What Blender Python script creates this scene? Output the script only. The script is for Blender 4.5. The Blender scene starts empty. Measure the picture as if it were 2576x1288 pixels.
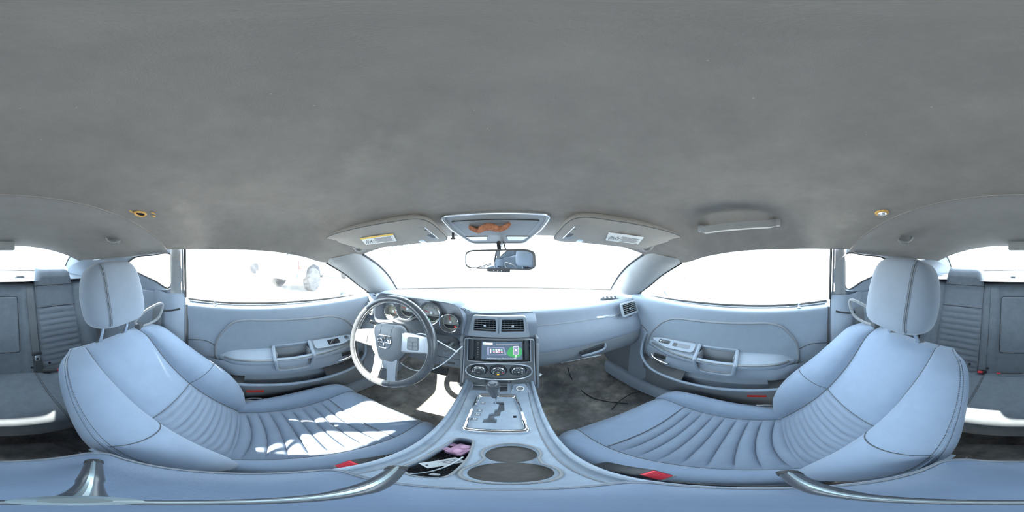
import bpy, bmesh, math, random
from mathutils import Vector, Matrix
random.seed(7)
Z0 = 1.22            # height of the viewpoint above the ground outside
CX = 0.02            # the viewpoint stands a little right of the car's centre line
C = bpy.context.scene.collection
S = bpy.context.scene

# ------------------------------------------------------------------ camera, sky, sun, exposure
cam = bpy.data.cameras.new('camera'); cam.type = 'PANO'
try: cam.panorama_type = 'EQUIRECTANGULAR'
except Exception: pass
try: cam.cycles.panorama_type = 'EQUIRECTANGULAR'
except Exception: pass
cam.clip_start = 0.005
camo = bpy.data.objects.new('camera', cam); C.objects.link(camo)
camo.location = (CX, 0, Z0); camo.rotation_euler = (math.radians(90), 0, math.radians(-2.096))
S.camera = camo
W = bpy.data.worlds.new('sky'); S.world = W; W.use_nodes = True
_bg = W.node_tree.nodes['Background']; _bg.inputs[0].default_value = (0.70, 0.85, 1.0, 1); _bg.inputs[1].default_value = 1.6
sun = bpy.data.lights.new('sun', 'SUN'); sun.energy = 7.0; sun.angle = math.radians(0.6); sun.color = (1.0, 0.93, 0.82)
suno = bpy.data.objects.new('sun', sun); C.objects.link(suno); suno.location = (-3, 3, 6)
SUN_AZ, SUN_EL = -150.0, 44.0          # degrees from the car's nose (left is negative), and up
_sd = Vector((math.sin(math.radians(SUN_AZ))*math.cos(math.radians(SUN_EL)), math.cos(math.radians(SUN_AZ))*math.cos(math.radians(SUN_EL)), math.sin(math.radians(SUN_EL))))
suno.rotation_euler = (-_sd).to_track_quat('-Z', 'Y').to_euler()
S.view_settings.view_transform = 'Standard'; S.view_settings.look = 'None'; S.view_settings.gamma = 1.0
S.view_settings.use_curve_mapping = False; S.view_settings.exposure = 2.8

# ------------------------------------------------------------------ materials
MATS = {}
def mat(name, col, rough=0.6, metal=0.0, bump=0.0, bscale=400.0, var=0.0, vscale=30.0, spec=0.5, emit=None, estr=0.0, sheen=0.0, wave=None, coat=0.0):
    if name in MATS: return MATS[name]
    m = bpy.data.materials.new(name); m.use_nodes = True; nt = m.node_tree; N = nt.nodes; Lk = nt.links
    p = N['Principled BSDF']
    p.inputs['Base Color'].default_value = (*col, 1); p.inputs['Roughness'].default_value = rough; p.inputs['Metallic'].default_value = metal
    p.inputs['Specular IOR Level'].default_value = spec
    if sheen: p.inputs['Sheen Weight'].default_value = sheen
    if coat: p.inputs['Coat Weight'].default_value = coat
    if emit: p.inputs['Emission Color'].default_value = (*emit, 1); p.inputs['Emission Strength'].default_value = estr
    tc = N.new('ShaderNodeTexCoord')
    if bump:
        if wave:
            n = N.new('ShaderNodeTexWave'); n.inputs['Scale'].default_value = wave; n.inputs['Distortion'].default_value = 1.5; n.bands_direction = 'DIAGONAL'
        else:
            n = N.new('ShaderNodeTexNoise'); n.inputs['Scale'].default_value = bscale; n.inputs['Detail'].default_value = 2
        Lk.new(tc.outputs['Object'], n.inputs['Vector'])
        b = N.new('ShaderNodeBump'); b.inputs['Strength'].default_value = bump; b.inputs['Distance'].default_value = 0.002
        Lk.new(n.outputs['Fac' if wave else 'Fac'], b.inputs['Height']); Lk.new(b.outputs['Normal'], p.inputs['Normal'])
    if var:
        n2 = N.new('ShaderNodeTexNoise'); n2.inputs['Scale'].default_value = vscale; n2.inputs['Detail'].default_value = 6; n2.inputs['Roughness'].default_value = 0.7
        Lk.new(tc.outputs['Object'], n2.inputs['Vector'])
        r = N.new('ShaderNodeMapRange'); r.inputs[1].default_value = 0.3; r.inputs[2].default_value = 0.7; r.inputs[3].default_value = 1-var; r.inputs[4].default_value = 1+var
        Lk.new(n2.outputs['Fac'], r.inputs[0])
        mx = N.new('ShaderNodeVectorMath'); mx.operation = 'SCALE'; mx.inputs[0].default_value = col
        Lk.new(r.outputs[0], mx.inputs['Scale']); Lk.new(mx.outputs[0], p.inputs['Base Color'])
    MATS[name] = m; return m

def glass(name, tint, refl=0.06, dust=0.05):
    m = bpy.data.materials.new(name); m.use_nodes = True; nt = m.node_tree; N = nt.nodes; Lk = nt.links
    for n in list(N): N.remove(n)
    o = N.new('ShaderNodeOutputMaterial'); t = N.new('ShaderNodeBsdfTransparent'); t.inputs[0].default_value = (*tint, 1)
    g = N.new('ShaderNodeBsdfGlossy'); g.inputs['Roughness'].default_value = 0.03
    d = N.new('ShaderNodeBsdfDiffuse'); d.inputs[0].default_value = (0.8, 0.82, 0.85, 1)
    tr = N.new('ShaderNodeBsdfTranslucent'); tr.inputs[0].default_value = (0.8, 0.82, 0.85, 1)
    a1 = N.new('ShaderNodeMixShader'); a1.inputs[0].default_value = 0.5; Lk.new(d.outputs[0], a1.inputs[1]); Lk.new(tr.outputs[0], a1.inputs[2])
    tc = N.new('ShaderNodeTexCoord'); nz = N.new('ShaderNodeTexNoise'); nz.inputs['Scale'].default_value = 60; nz.inputs['Detail'].default_value = 8
    Lk.new(tc.outputs['Object'], nz.inputs['Vector'])
    mr = N.new('ShaderNodeMapRange'); mr.inputs[1].default_value = 0.4; mr.inputs[2].default_value = 0.75; mr.inputs[3].default_value = dust*0.4; mr.inputs[4].default_value = dust*1.6
    Lk.new(nz.outputs['Fac'], mr.inputs[0])
    x1 = N.new('ShaderNodeMixShader'); Lk.new(mr.outputs[0], x1.inputs[0]); Lk.new(t.outputs[0], x1.inputs[1]); Lk.new(a1.outputs[0], x1.inputs[2])
    x2 = N.new('ShaderNodeMixShader'); x2.inputs[0].default_value = refl; Lk.new(x1.outputs[0], x2.inputs[1]); Lk.new(g.outputs[0], x2.inputs[2])
    Lk.new(x2.outputs[0], o.inputs[0]); return m

def add_marks(m, col, scale, lo, hi, amt, kind='noise'):
    """mixes marks of another colour (stains, lint, scuffs) into a material's own colour"""
    nt = m.node_tree; N = nt.nodes; Lk = nt.links; p = N['Principled BSDF']; tc = next(n for n in N if n.type == 'TEX_COORD')
    mp = N.new('ShaderNodeMapping'); mp.inputs['Location'].default_value = (3.7, 1.3, 2.1); Lk.new(tc.outputs['Object'], mp.inputs[0])
    if kind == 'noise': t = N.new('ShaderNodeTexNoise'); t.inputs['Detail'].default_value = 7; t.inputs['Roughness'].default_value = 0.65; out = 'Fac'
    else: t = N.new('ShaderNodeTexVoronoi'); out = 'Distance'
    t.inputs['Scale'].default_value = scale; Lk.new(mp.outputs[0], t.inputs['Vector'])
    r = N.new('ShaderNodeMapRange'); r.inputs[1].default_value = lo; r.inputs[2].default_value = hi; r.inputs[3].default_value = 0; r.inputs[4].default_value = amt; Lk.new(t.outputs[out], r.inputs[0])
    x = N.new('ShaderNodeMix'); x.data_type = 'RGBA'; Lk.new(r.outputs[0], x.inputs[0]); x.inputs[7].default_value = (*col, 1)
    src = p.inputs['Base Color'].links[0].from_socket if p.inputs['Base Color'].links else None
    if src: Lk.new(src, x.inputs[6])
    else: x.inputs[6].default_value = p.inputs['Base Color'].default_value
    Lk.new(x.outputs[2], p.inputs['Base Color'])
M_head = mat('headliner_cloth', (0.228, 0.212, 0.196), 0.95, bump=0.35, bscale=900, var=0.10, vscale=14, spec=0.1)
M_headr = mat('rear_headliner_cloth', (0.262, 0.252, 0.244), 0.95, bump=0.3, bscale=900, var=0.07, vscale=12, spec=0.1)
M_visor = mat('visor_cloth', (0.315, 0.302, 0.285), 0.9, bump=0.3, bscale=900, var=0.05, vscale=14, spec=0.15)
M_headrest = mat('headrest_cloth', (0.20, 0.235, 0.285), 0.9, bump=0.25, bscale=1400, var=0.05, vscale=18, spec=0.2, sheen=0.3)
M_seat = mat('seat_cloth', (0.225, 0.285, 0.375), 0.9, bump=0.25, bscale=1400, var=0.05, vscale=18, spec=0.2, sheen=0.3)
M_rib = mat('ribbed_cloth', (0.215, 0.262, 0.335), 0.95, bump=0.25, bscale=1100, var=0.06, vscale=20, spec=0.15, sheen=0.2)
M_seatside = mat('seat_side_cloth', (0.205, 0.26, 0.34), 0.6, bump=0.15, bscale=500, var=0.10, vscale=9, spec=0.4)
M_stitch = mat('stitch_thread', (0.10, 0.11, 0.12), 0.8)
M_thread = mat('light_thread', (0.36, 0.38, 0.40), 0.8)
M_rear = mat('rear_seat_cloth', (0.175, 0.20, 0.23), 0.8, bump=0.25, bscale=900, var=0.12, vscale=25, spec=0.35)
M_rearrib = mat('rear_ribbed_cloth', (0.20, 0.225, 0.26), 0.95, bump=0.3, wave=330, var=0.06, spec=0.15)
M_door = mat('door_plastic', (0.265, 0.31, 0.365), 0.55, bump=0.2, bscale=700, var=0.03, spec=0.45)
M_doorin = mat('door_insert_cloth', (0.235, 0.278, 0.325), 0.9, bump=0.2, bscale=1200, var=0.04, spec=0.2)
M_dash = mat('dash_plastic', (0.20, 0.232, 0.28), 0.55, bump=0.25, bscale=600, var=0.03, spec=0.45)
M_dash2 = mat('lower_dash_plastic', (0.19, 0.205, 0.225), 0.6, bump=0.2, bscale=600, var=0.03, spec=0.4)
M_stack = mat('stack_gloss_plastic', (0.13, 0.14, 0.145), 0.28, var=0.05, spec=0.6)
M_cons = mat('console_plastic', (0.26, 0.315, 0.38), 0.4, bump=0.15, bscale=600, var=0.12, vscale=35, spec=0.45)
M_arm = mat('armrest_vinyl', (0.125, 0.17, 0.245), 0.5, bump=0.2, bscale=300, var=0.08, vscale=20, spec=0.45)
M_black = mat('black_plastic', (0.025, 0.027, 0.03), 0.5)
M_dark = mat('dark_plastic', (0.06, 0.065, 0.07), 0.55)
M_rubber = mat('black_rubber', (0.03, 0.03, 0.03), 0.7)
M_grey = mat('grey_plastic', (0.22, 0.23, 0.24), 0.5, var=0.04)
M_pillar = mat('pillar_plastic', (0.28, 0.285, 0.285), 0.6, bump=0.15, bscale=700, var=0.04)
M_chrome = mat('chrome', (0.85, 0.87, 0.9), 0.08, 1.0)
M_satin = mat('satin_silver', (0.62, 0.64, 0.67), 0.3, 0.8)
M_leather = mat('wheel_leather', (0.07, 0.076, 0.084), 0.26, bump=0.12, bscale=350, var=0.15, vscale=40, spec=0.6)
M_hub = mat('hub_vinyl', (0.17, 0.185, 0.20), 0.5, bump=0.25, bscale=500)
M_white = mat('white_paint', (0.8, 0.8, 0.78), 0.5)
M_cream = mat('gauge_cream', (0.72, 0.70, 0.58), 0.5)
M_dial = mat('gauge_white', (0.66, 0.68, 0.68), 0.5)
M_red = mat('red_plastic', (0.75, 0.04, 0.06), 0.4)
M_needle = mat('red_needle', (0.8, 0.03, 0.04), 0.5)
M_reflect = mat('red_reflector', (0.45, 0.03, 0.02), 0.25)
M_carpet = mat('carpet', (0.21, 0.205, 0.195), 1.0, bump=1.0, bscale=500, var=0.55, vscale=9, spec=0.05)
add_marks(M_carpet, (0.46, 0.41, 0.34), 4.5, 0.54, 0.66, 0.75); add_marks(M_carpet, (0.07, 0.075, 0.08), 3.0, 0.53, 0.64, 0.6); add_marks(M_carpet, (0.5, 0.47, 0.42), 55, 0.06, 0.03, 0.5, 'voronoi')
add_marks(M_head, (0.46, 0.43, 0.38), 42, 0.035, 0.015, 0.7, 'voronoi'); add_marks(M_head, (0.33, 0.31, 0.27), 5.0, 0.60, 0.72, 0.35)
add_marks(M_seatside, (0.42, 0.44, 0.46), 7.0, 0.56, 0.68, 0.45); add_marks(M_seat, (0.36, 0.40, 0.44), 5.0, 0.60, 0.72, 0.3); add_marks(M_seat, (0.5, 0.52, 0.54), 48, 0.03, 0.012, 0.6, 'voronoi')
add_marks(M_rear, (0.34, 0.34, 0.33), 40, 0.05, 0.02, 0.6, 'voronoi'); add_marks(M_cons, (0.40, 0.42, 0.43), 16, 0.56, 0.68, 0.4); add_marks(M_door, (0.36, 0.37, 0.37), 36, 0.03, 0.012, 0.5, 'voronoi')
M_mirror = mat('mirror_glass', (0.85, 0.88, 0.9), 0.01, 1.0)
M_lens = mat('lamp_lens', (0.75, 0.74, 0.70), 0.15, spec=0.7)
M_fuzz = mat('brown_fuzz', (0.42, 0.18, 0.10), 0.95, bump=0.8, bscale=300, var=0.4, vscale=150)
M_foam = mat('yellow_foam', (0.62, 0.36, 0.10), 0.9, bump=0.6, bscale=300, var=0.3, vscale=80)
M_hole = mat('dark_void', (0.01, 0.01, 0.012), 0.9)
M_paper = mat('paper', (0.72, 0.74, 0.74), 0.8, var=0.05)
M_yellow = mat('label_yellow', (0.78, 0.52, 0.10), 0.7)
M_ink = mat('ink', (0.08, 0.08, 0.09), 0.8)
M_pink = mat('pink_plastic', (0.72, 0.42, 0.58), 0.45, spec=0.5)
M_belt = mat('belt_webbing', (0.17, 0.185, 0.20), 0.75, bump=0.5, wave=700)
M_tie = mat('white_nylon', (0.78, 0.8, 0.82), 0.35)
M_ground = mat('dry_ground', (0.52, 0.49, 0.44), 0.95, bump=0.6, bscale=8, var=0.18, vscale=3)
M_gwin = glass('tinted_glass', (0.93, 0.96, 0.95), 0.04, 0.05)
M_gws = glass('windshield_glass', (0.93, 0.96, 0.95), 0.03, 0.05)
M_body = mat('silver_car_paint', (0.55, 0.6, 0.66), 0.3, 0.3, coat=0.5)
M_truck = mat('blue_grey_truck_paint', (0.065, 0.09, 0.14), 0.35, 0.1, coat=0.4)
M_tire = mat('tire_rubber', (0.06, 0.06, 0.062), 0.85)
M_wv = mat('white_van_paint', (0.75, 0.75, 0.74), 0.4)
M_marker = mat('marker_ink', (0.42, 0.47, 0.45), 0.8)
M_orange = mat('amber_light', (0.9, 0.35, 0.02), 0.5, emit=(1.0, 0.4, 0.02), estr=0.25)
M_greenl = mat('green_light', (0.05, 0.6, 0.2), 0.5, emit=(0.05, 0.8, 0.25), estr=0.2)
M_redl = mat('red_light', (0.9, 0.05, 0.05), 0.5, emit=(1.0, 0.05, 0.05), estr=0.2)
def emis(name, col, st): return mat(name, (0.02, 0.02, 0.02), 0.3, emit=col, estr=st)
M_scr = mat('screen_dark', (0.05, 0.06, 0.075), 0.12, emit=(0.10, 0.16, 0.24), estr=0.13)
M_scrw = emis('screen_white', (0.95, 0.97, 1.0), 0.18); M_scrg = emis('screen_green', (0.12, 0.75, 0.25), 0.09)
M_scrl = emis('screen_lilac', (0.5, 0.56, 0.85), 0.10); M_scrp = emis('screen_pink', (0.95, 0.55, 0.6), 0.14); M_scrc = emis('screen_mint', (0.45, 0.9, 0.75), 0.14)
M_cup = mat('cup_well_plastic', (0.055, 0.052, 0.048), 0.6, var=0.3, vscale=60)
M_tripod = mat('tripod_black', (0.05, 0.055, 0.065), 0.3, spec=0.6)
M_tripm = mat('tripod_metal', (0.30, 0.36, 0.38), 0.3, 0.6)

# ------------------------------------------------------------------ mesh helpers
def lerp(a, b, t): return a+(b-a)*t
def interp(keys, t):
    """keys: list of (t, value or tuple); smooth (Catmull-Rom) interpolation"""
    ks = keys
    if t <= ks[0][0]: return ks[0][1]
    if t >= ks[-1][0]: return ks[-1][1]
    for i in range(len(ks)-1):
        if ks[i][0] <= t <= ks[i+1][0]:
            t0, a = ks[i]; t1, b = ks[i+1]; w = (t-t0)/(t1-t0)
            pa = ks[i-1] if i > 0 else None; pb = ks[i+2] if i+2 < len(ks) else None
            def one(x0, x1, xp, xn):
                h = t1-t0
                m0 = (x1-xp)/(t1-pa[0])*h if pa else (x1-x0)
                m1 = (xn-x0)/(pb[0]-t0)*h if pb else (x1-x0)
                w2 = w*w; w3 = w2*w
                return (2*w3-3*w2+1)*x0+(w3-2*w2+w)*m0+(-2*w3+3*w2)*x1+(w3-w2)*m1
            if isinstance(a, (int, float)): return one(a, b, pa[1] if pa else 0, pb[1] if pb else 0)
            return tuple(one(a[k], b[k], pa[1][k] if pa else 0, pb[1][k] if pb else 0) for k in range(len(a)))
def curve(pts, n, closed=False):
    """n samples of a Catmull-Rom through pts"""
    P = [Vector(p) for p in pts]; out = []; m = len(P)
    segs = m if closed else m-1
    for k in range(n):
        s = k/n*segs if closed else k/(n-1)*segs
        i = min(int(s), segs-1); w = s-i
        if closed: a, b, c, d = P[(i-1) % m], P[i % m], P[(i+1) % m], P[(i+2) % m]
        else: a, b, c, d = P[max(i-1, 0)], P[i], P[min(i+1, m-1)], P[min(i+2, m-1)]
        out.append(0.5*((2*b)+(c-a)*w+(2*a-5*b+4*c-d)*w*w+(-a+3*b-3*c+d)*w**3))
    return out
def rrect(w, h, r, n=5, cx=0, cy=0):
    """rounded rectangle outline, counter clockwise"""
    o = []
    for (sx, sy, a0) in ((1, 1, 0), (-1, 1, 90), (-1, -1, 180), (1, -1, 270)):
        for k in range(n+1):
            a = math.radians(a0+90*k/n); o.append((cx+sx*(w/2-r)+r*math.cos(a), cy+sy*(h/2-r)+r*math.sin(a)))
    return o
def roundpoly(P, r, n=4):
    o = []; m = len(P)
    for i in range(m):
        p = Vector(P[i]); a = Vector(P[i-1]); b = Vector(P[(i+1) % m])
        da = (a-p); db = (b-p); ra = min(r, da.length*0.45, db.length*0.45)
        s = p+da.normalized()*ra; e = p+db.normalized()*ra
        for k in range(n+1):
            t = k/n; o.append(tuple((1-t)**2*s+2*t*(1-t)*p+t*t*e))
    return o
def frame(o, x, y):
    """matrix with origin o, axes x, y (made orthogonal), z = x cross y"""
    x = Vector(x).normalized(); y = Vector(y); y = (y-x*y.dot(x)).normalized(); z = x.cross(y)
    m = Matrix.Identity(4)
    for i in range(3): m[i][0] = x[i]; m[i][1] = y[i]; m[i][2] = z[i]; m[i][3] = o[i]
    return m

OFF = {}
class B:
    def __init__(s, mir=False): s.v = []; s.f = []; s.mir = mir
    def add(s, vs, fs, M=None):
        o = len(s.v)
        s.v += [tuple(M @ Vector(p)) if M else tuple(p) for p in vs]; s.f += [tuple(i+o for i in f) for f in fs]; return s
    def grid(s, fn, nu, nv, cu=False, cv=False, flip=False):
        vs = []; fs = []
        for j in range(nv):
            for i in range(nu): vs.append(tuple(fn(i/(nu if cu else nu-1), j/(nv if cv else nv-1))))
        for j in range(nv if cv else nv-1):
            for i in range(nu if cu else nu-1):
                a = j*nu+i; b = j*nu+(i+1) % nu; c = ((j+1) % nv)*nu+(i+1) % nu; d = ((j+1) % nv)*nu+i
                fs.append((a, d, c, b) if flip else (a, b, c, d))
        return s.add(vs, fs)
    def box(s, c, d, bev=0.0, M=None, seg=2):
        bm = bmesh.new(); bmesh.ops.create_cube(bm, size=1)
        for v in bm.verts: v.co = Vector((v.co.x*d[0], v.co.y*d[1], v.co.z*d[2]))
        if bev: bmesh.ops.bevel(bm, geom=bm.edges[:], offset=min(bev, min(d)*0.49), segments=seg, profile=0.5, affect='EDGES')
        for v in bm.verts: v.co = v.co+Vector(c)
        bm.verts.index_update(); s.add([v.co[:] for v in bm.verts], [[v.index for v in f.verts] for f in bm.faces], M); bm.free(); return s
    def tube(s, pts, r, n=8, closed=False, caps=True, flat=None, M=None):
        """flat: (wide, thin, up) gives a flattened strap section"""
        P = [Vector(p) for p in pts]; m = len(P); vs = []; fs = []
        R = r if isinstance(r, (list, tuple)) else [r]*m
        up = Vector((0, 0, 1)); prev = None
        for i in range(m):
            t = (P[(i+1) % m]-P[i-1]) if closed else (P[min(i+1, m-1)]-P[max(i-1, 0)])
            t.normalize()
            if prev is None:
                a = up if abs(t.dot(up)) < 0.9 else Vector((1, 0, 0)); x = t.cross(a).normalized()
            else:
                x = (prev-t*prev.dot(t)); x = x.normalized() if x.length > 1e-6 else t.orthogonal().normalized()
            y = t.cross(x); prev = x
            for k in range(n):
                a = 2*math.pi*k/n; vs.append(P[i]+(x*math.cos(a)+y*math.sin(a))*R[i])
        for i in range(m if closed else m-1):
            for k in range(n):
                fs.append((i*n+k, i*n+(k+1) % n, ((i+1) % m)*n+(k+1) % n, ((i+1) % m)*n+k))
        if caps and not closed: fs.append(tuple(range(n))[::-1]); fs.append(tuple((m-1)*n+k for k in range(n)))
        return s.add(vs, fs, M)
    def strap(s, pts, w, th, side):
        """flat strap along pts; side: unit vector(s) across the width"""
        P = [Vector(p) for p in pts]; m = len(P); vs = []; fs = []
        for i in range(m):
            t = (P[min(i+1, m-1)]-P[max(i-1, 0)]).normalized(); sd = Vector(side); sd = (sd-t*sd.dot(t)).normalized(); nn = t.cross(sd)
            for a, b in ((-1, -1), (1, -1), (1, 1), (-1, 1)): vs.append(P[i]+sd*a*w/2+nn*b*th/2)
        for i in range(m-1):
            for k in range(4): fs.append((i*4+k, i*4+(k+1) % 4, (i+1)*4+(k+1) % 4, (i+1)*4+k))
        fs += [(3, 2, 1, 0), tuple((m-1)*4+k for k in range(4))]
        return s.add(vs, fs)
    def lathe(s, prof, M=None, n=24):
        """prof: (radius, height) pairs turned around local z"""
        vs = []; fs = []; m = len(prof)
        for (r, h) in prof:
            for k in range(n): a = 2*math.pi*k/n; vs.append((r*math.cos(a), r*math.sin(a), h))
        for j in range(m-1):
            for k in range(n): fs.append((j*n+k, j*n+(k+1) % n, (j+1)*n+(k+1) % n, (j+1)*n+k))
        if prof[0][0] > 1e-6: fs.append(tuple(range(n))[::-1])
        if prof[-1][0] > 1e-6: fs.append(tuple((m-1)*n+k for k in range(n)))
        return s.add(vs, fs, M)
    def prism(s, poly, h, M=None, bev=0.0, z0=0.0):
        """outline in local xy raised by h, with a chamfer on the top edge"""
        n = len(poly); P = [Vector((p[0], p[1])) for p in poly]
        vs = [(p.x, p.y, z0) for p in P]
        if bev:
            c = sum(P, Vector((0, 0)))/n; ins = []
            for i in range(n):
                e1 = (P[i]-P[i-1]); e2 = (P[(i+1) % n]-P[i])
                n1 = Vector((-e1.y, e1.x)); n2 = Vector((-e2.y, e2.x))
                nn = (n1.normalized() if n1.length > 1e-9 else n1)+(n2.normalized() if n2.length > 1e-9 else n2)
                nn = nn.normalized() if nn.length > 1e-9 else Vector((0, 0))
                ins.append(P[i]+nn*bev)
            vs += [(p.x, p.y, z0+h-math.copysign(bev, h)) for p in P]+[(p.x, p.y, z0+h) for p in ins]; L = 3
        else: vs += [(p.x, p.y, z0+h) for p in P]; L = 2
        fs = [tuple(range(n))[::-1], tuple((L-1)*n+k for k in range(n))]
        for j in range(L-1):
            for k in range(n): fs.append((j*n+k, j*n+(k+1) % n, (j+1)*n+(k+1) % n, (j+1)*n+k))
        return s.add(vs, fs, M)
    def loft(s, rings, closed=True, caps=False, M=None):
        n = len(rings[0]); vs = [p for r in rings for p in r]; fs = []
        for j in range(len(rings)-1):
            for k in range(n if closed else n-1): fs.append((j*n+k, j*n+(k+1) % n, (j+1)*n+(k+1) % n, (j+1)*n+k))
        if caps: fs.append(tuple(range(n))[::-1]); fs.append(tuple((len(rings)-1)*n+k for k in range(n)))
        return s.add(vs, fs, M)
    def holed(s, outer, holes, z, M=None):
        """flat plate with holes in the xy plane at height z"""
        bm = bmesh.new(); ed = []
        for lp in [outer]+holes:
            V = [bm.verts.new((p[0], p[1], z)) for p in lp]
            for i in range(len(V)): ed.append(bm.edges.new((V[i], V[(i+1) % len(V)])))
        bmesh.ops.triangle_fill(bm, use_beauty=True, use_dissolve=False, edges=ed, normal=(0, 0, 1))
        bm.verts.index_update(); s.add([v.co[:] for v in bm.verts], [[v.index for v in f.verts] for f in bm.faces], M); bm.free(); return s
    def text(s, body, size, M, ext=0.0, align='CENTER', sx=1.0):
        cu = bpy.data.curves.new('t', 'FONT'); cu.body = body; cu.size = size; cu.align_x = align; cu.align_y = 'CENTER'; cu.extrude = ext; cu.resolution_u = 2
        ob = bpy.data.objects.new('t', cu); C.objects.link(ob)
        dg = bpy.context.evaluated_depsgraph_get(); me = bpy.data.meshes.new_from_object(ob.evaluated_get(dg))
        s.add([(v.co.x*sx, v.co.y, v.co.z) for v in me.vertices], [tuple(p.vertices) for p in me.polygons], M)
        bpy.data.objects.remove(ob); bpy.data.curves.remove(cu); bpy.data.meshes.remove(me); return s
    def build(s, name, m, parent=None, sharp=40, stuff=False, label=None):
        off = Vector(OFF[parent.name]) if parent else Vector((0, 0, 0))
        k = -1 if s.mir else 1
        me = bpy.data.meshes.new(name)
        me.from_pydata([(x*k-off.x, y-off.y, z+Z0-off.z) for (x, y, z) in s.v], [], [f[::-1] for f in s.f] if s.mir else s.f)
        me.validate()
        me.polygons.foreach_set('use_smooth', [True]*len(me.polygons)); me.set_sharp_from_angle(angle=math.radians(sharp)); me.update()
        me.materials.append(m); ob = bpy.data.objects.new(name, me); C.objects.link(ob)
        if parent: ob.parent = parent
        OFF[ob.name] = tuple(off)
        if stuff: ob['kind'] = 'stuff'
        if label: ob['label'] = label
        return ob
def tag(o, label, cat, group=None, kind=None):
    if label: o['label'] = label
    if cat: o['category'] = cat
    if group: o['group'] = group
    if kind: o['kind'] = kind
    return o
def thing(name, label, cat, loc, group=None, kind=None):
    o = bpy.data.objects.new(name, None); o.empty_display_size = 0.05; C.objects.link(o)
    o.location = (loc[0], loc[1], loc[2]+Z0); OFF[o.name] = tuple(o.location)
    return tag(o, label, cat, group, kind)
def struct(ob, label, cat): return tag(ob, label, cat, None, 'structure')

# ================================================================== THE SETTING
# ---- ground outside
g = B().box((0, 0, -1.27), (120, 120, 0.1)); struct(g.build('ground', M_ground), 'pale dry yard ground outside the car windows', 'ground')

# ---- headliner (ceiling)
C_EDGE = [(0, (0.60, -0.345, 0.028)), (0.35, (0.62, -0.10, 0.026)), (0.55, (0.622, 0.08, 0.018)), (0.70, (0.632, 0.216, -0.002)), (0.82, (0.645, 0.335, -0.029)), (1, (0.575, 0.495, 0.008))]
C_CEN = [(0, (-0.335, 0.132)), (0.35, (-0.10, 0.15)), (0.55, (0.09, 0.147)), (0.70, (0.25, 0.14)), (0.82, (0.44, 0.128)), (1, (0.75, 0.096))]
C_POW = [(0, 3.0), (0.22, 3.2), (0.34, 7.5), (0.66, 7.5), (0.76, 3.4), (1, 3.6)]
def ceil_pt(u, v):
    u = max(-1, min(1, u)); ex, ey, ez = interp(C_EDGE, v); cy, cz = interp(C_CEN, v); p = interp(C_POW, v); a = abs(u)
    return (ex*u, ey+(cy-ey)*(1-a**2.2), ez+(cz-ez)*(1-a**p))
b = B().grid(lambda i, j: ceil_pt(i*2-1, j), 97, 81)
ceiling = struct(b.build('ceiling', M_head, sharp=80), 'dark grey cloth headliner lining the roof of the car', 'headliner')
def ceil_z(X, Y):
    best = None
    for k in range(101):
        v = k/100; ex, ey, ez = interp(C_EDGE, v); p = ceil_pt(X/ex if ex else 0, v)
        d = abs(p[1]-Y)
        if best is None or d < best[0]: best = (d, p[2])
    return best[1]
# rear part of the headliner, behind the crease
R_EDGE = [(0, (0.606, -0.345, 0.018)), (0.5, (0.60, -0.64, -0.004)), (1, (0.53, -0.95, -0.035))]
R_CEN = [(0, (-0.330, 0.142)), (0.5, (-0.64, 0.112)), (1, (-0.95, 0.062))]
def rceil_pt(u, v):
    ex, ey, ez = interp(R_EDGE, v); cy, cz = interp(R_CEN, v); a = abs(u); p = lerp(3.0, 2.6, v)
    return (ex*u, ey+(cy-ey)*(1-a**2.2), ez+(cz-ez)*(1-a**p))
B().grid(lambda i, j: rceil_pt(i*2-1, 1-j), 65, 41).build('rear_headliner', M_headr, ceiling, sharp=80)
lip = [Vector(ceil_pt(k/60*2-1, 0))+Vector((0, 0, 0.002)) for k in range(61)]
B().tube(lip, 0.004, 6).build('headliner_lip', M_head, ceiling)
# torn hole above the driver's shoulder, patches of foam
def on_ceil(X, Y, dz=0.0): return Vector((X, Y, ceil_z(X, Y)+dz))
hp = on_ceil(-0.325, -0.275)
nx = Vector((1, 0, (ceil_z(-0.31, -0.275)-ceil_z(-0.34, -0.275))/0.03)).normalized()
HF = frame(hp, nx, (0, 1, 0)); HFd = HF @ Matrix.Rotation(math.pi, 4, 'X')
B().lathe([(0.0, 0.001), (0.014, 0.001)], HFd, 20).build('torn_hole', M_hole, ceiling, label='dark round hole torn in the headliner')
ring = [HFd @ Vector((0.017*math.cos(a)*(1+0.12*math.sin(3*a)), 0.014*math.sin(a), 0.0015)) for a in [k*math.pi/12 for k in range(24)]]
B().tube(ring, 0.003, 6, closed=True).build('foam_edge', M_foam, ceiling, label='yellow foam showing around the torn hole')
for k, (dx, dy, l, a) in enumerate(((0.024, -0.012, 0.016, 0.3), (-0.012, 0.035, 0.014, 2.6), (-0.030, 0.024, 0.012, 2.8))):
    q = [HFd @ Vector((dx+l*t*math.cos(a), -dy-l*t*math.sin(a)+0.002*math.sin(t*5), 0.001)) for t in (-0.6, -0.2, 0.2, 0.6)]
    B().tube(q, [0.001, 0.0026, 0.002, 0.0008], 6).build('foam_tear', M_foam, ceiling, label='small tear showing yellow foam')
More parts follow.
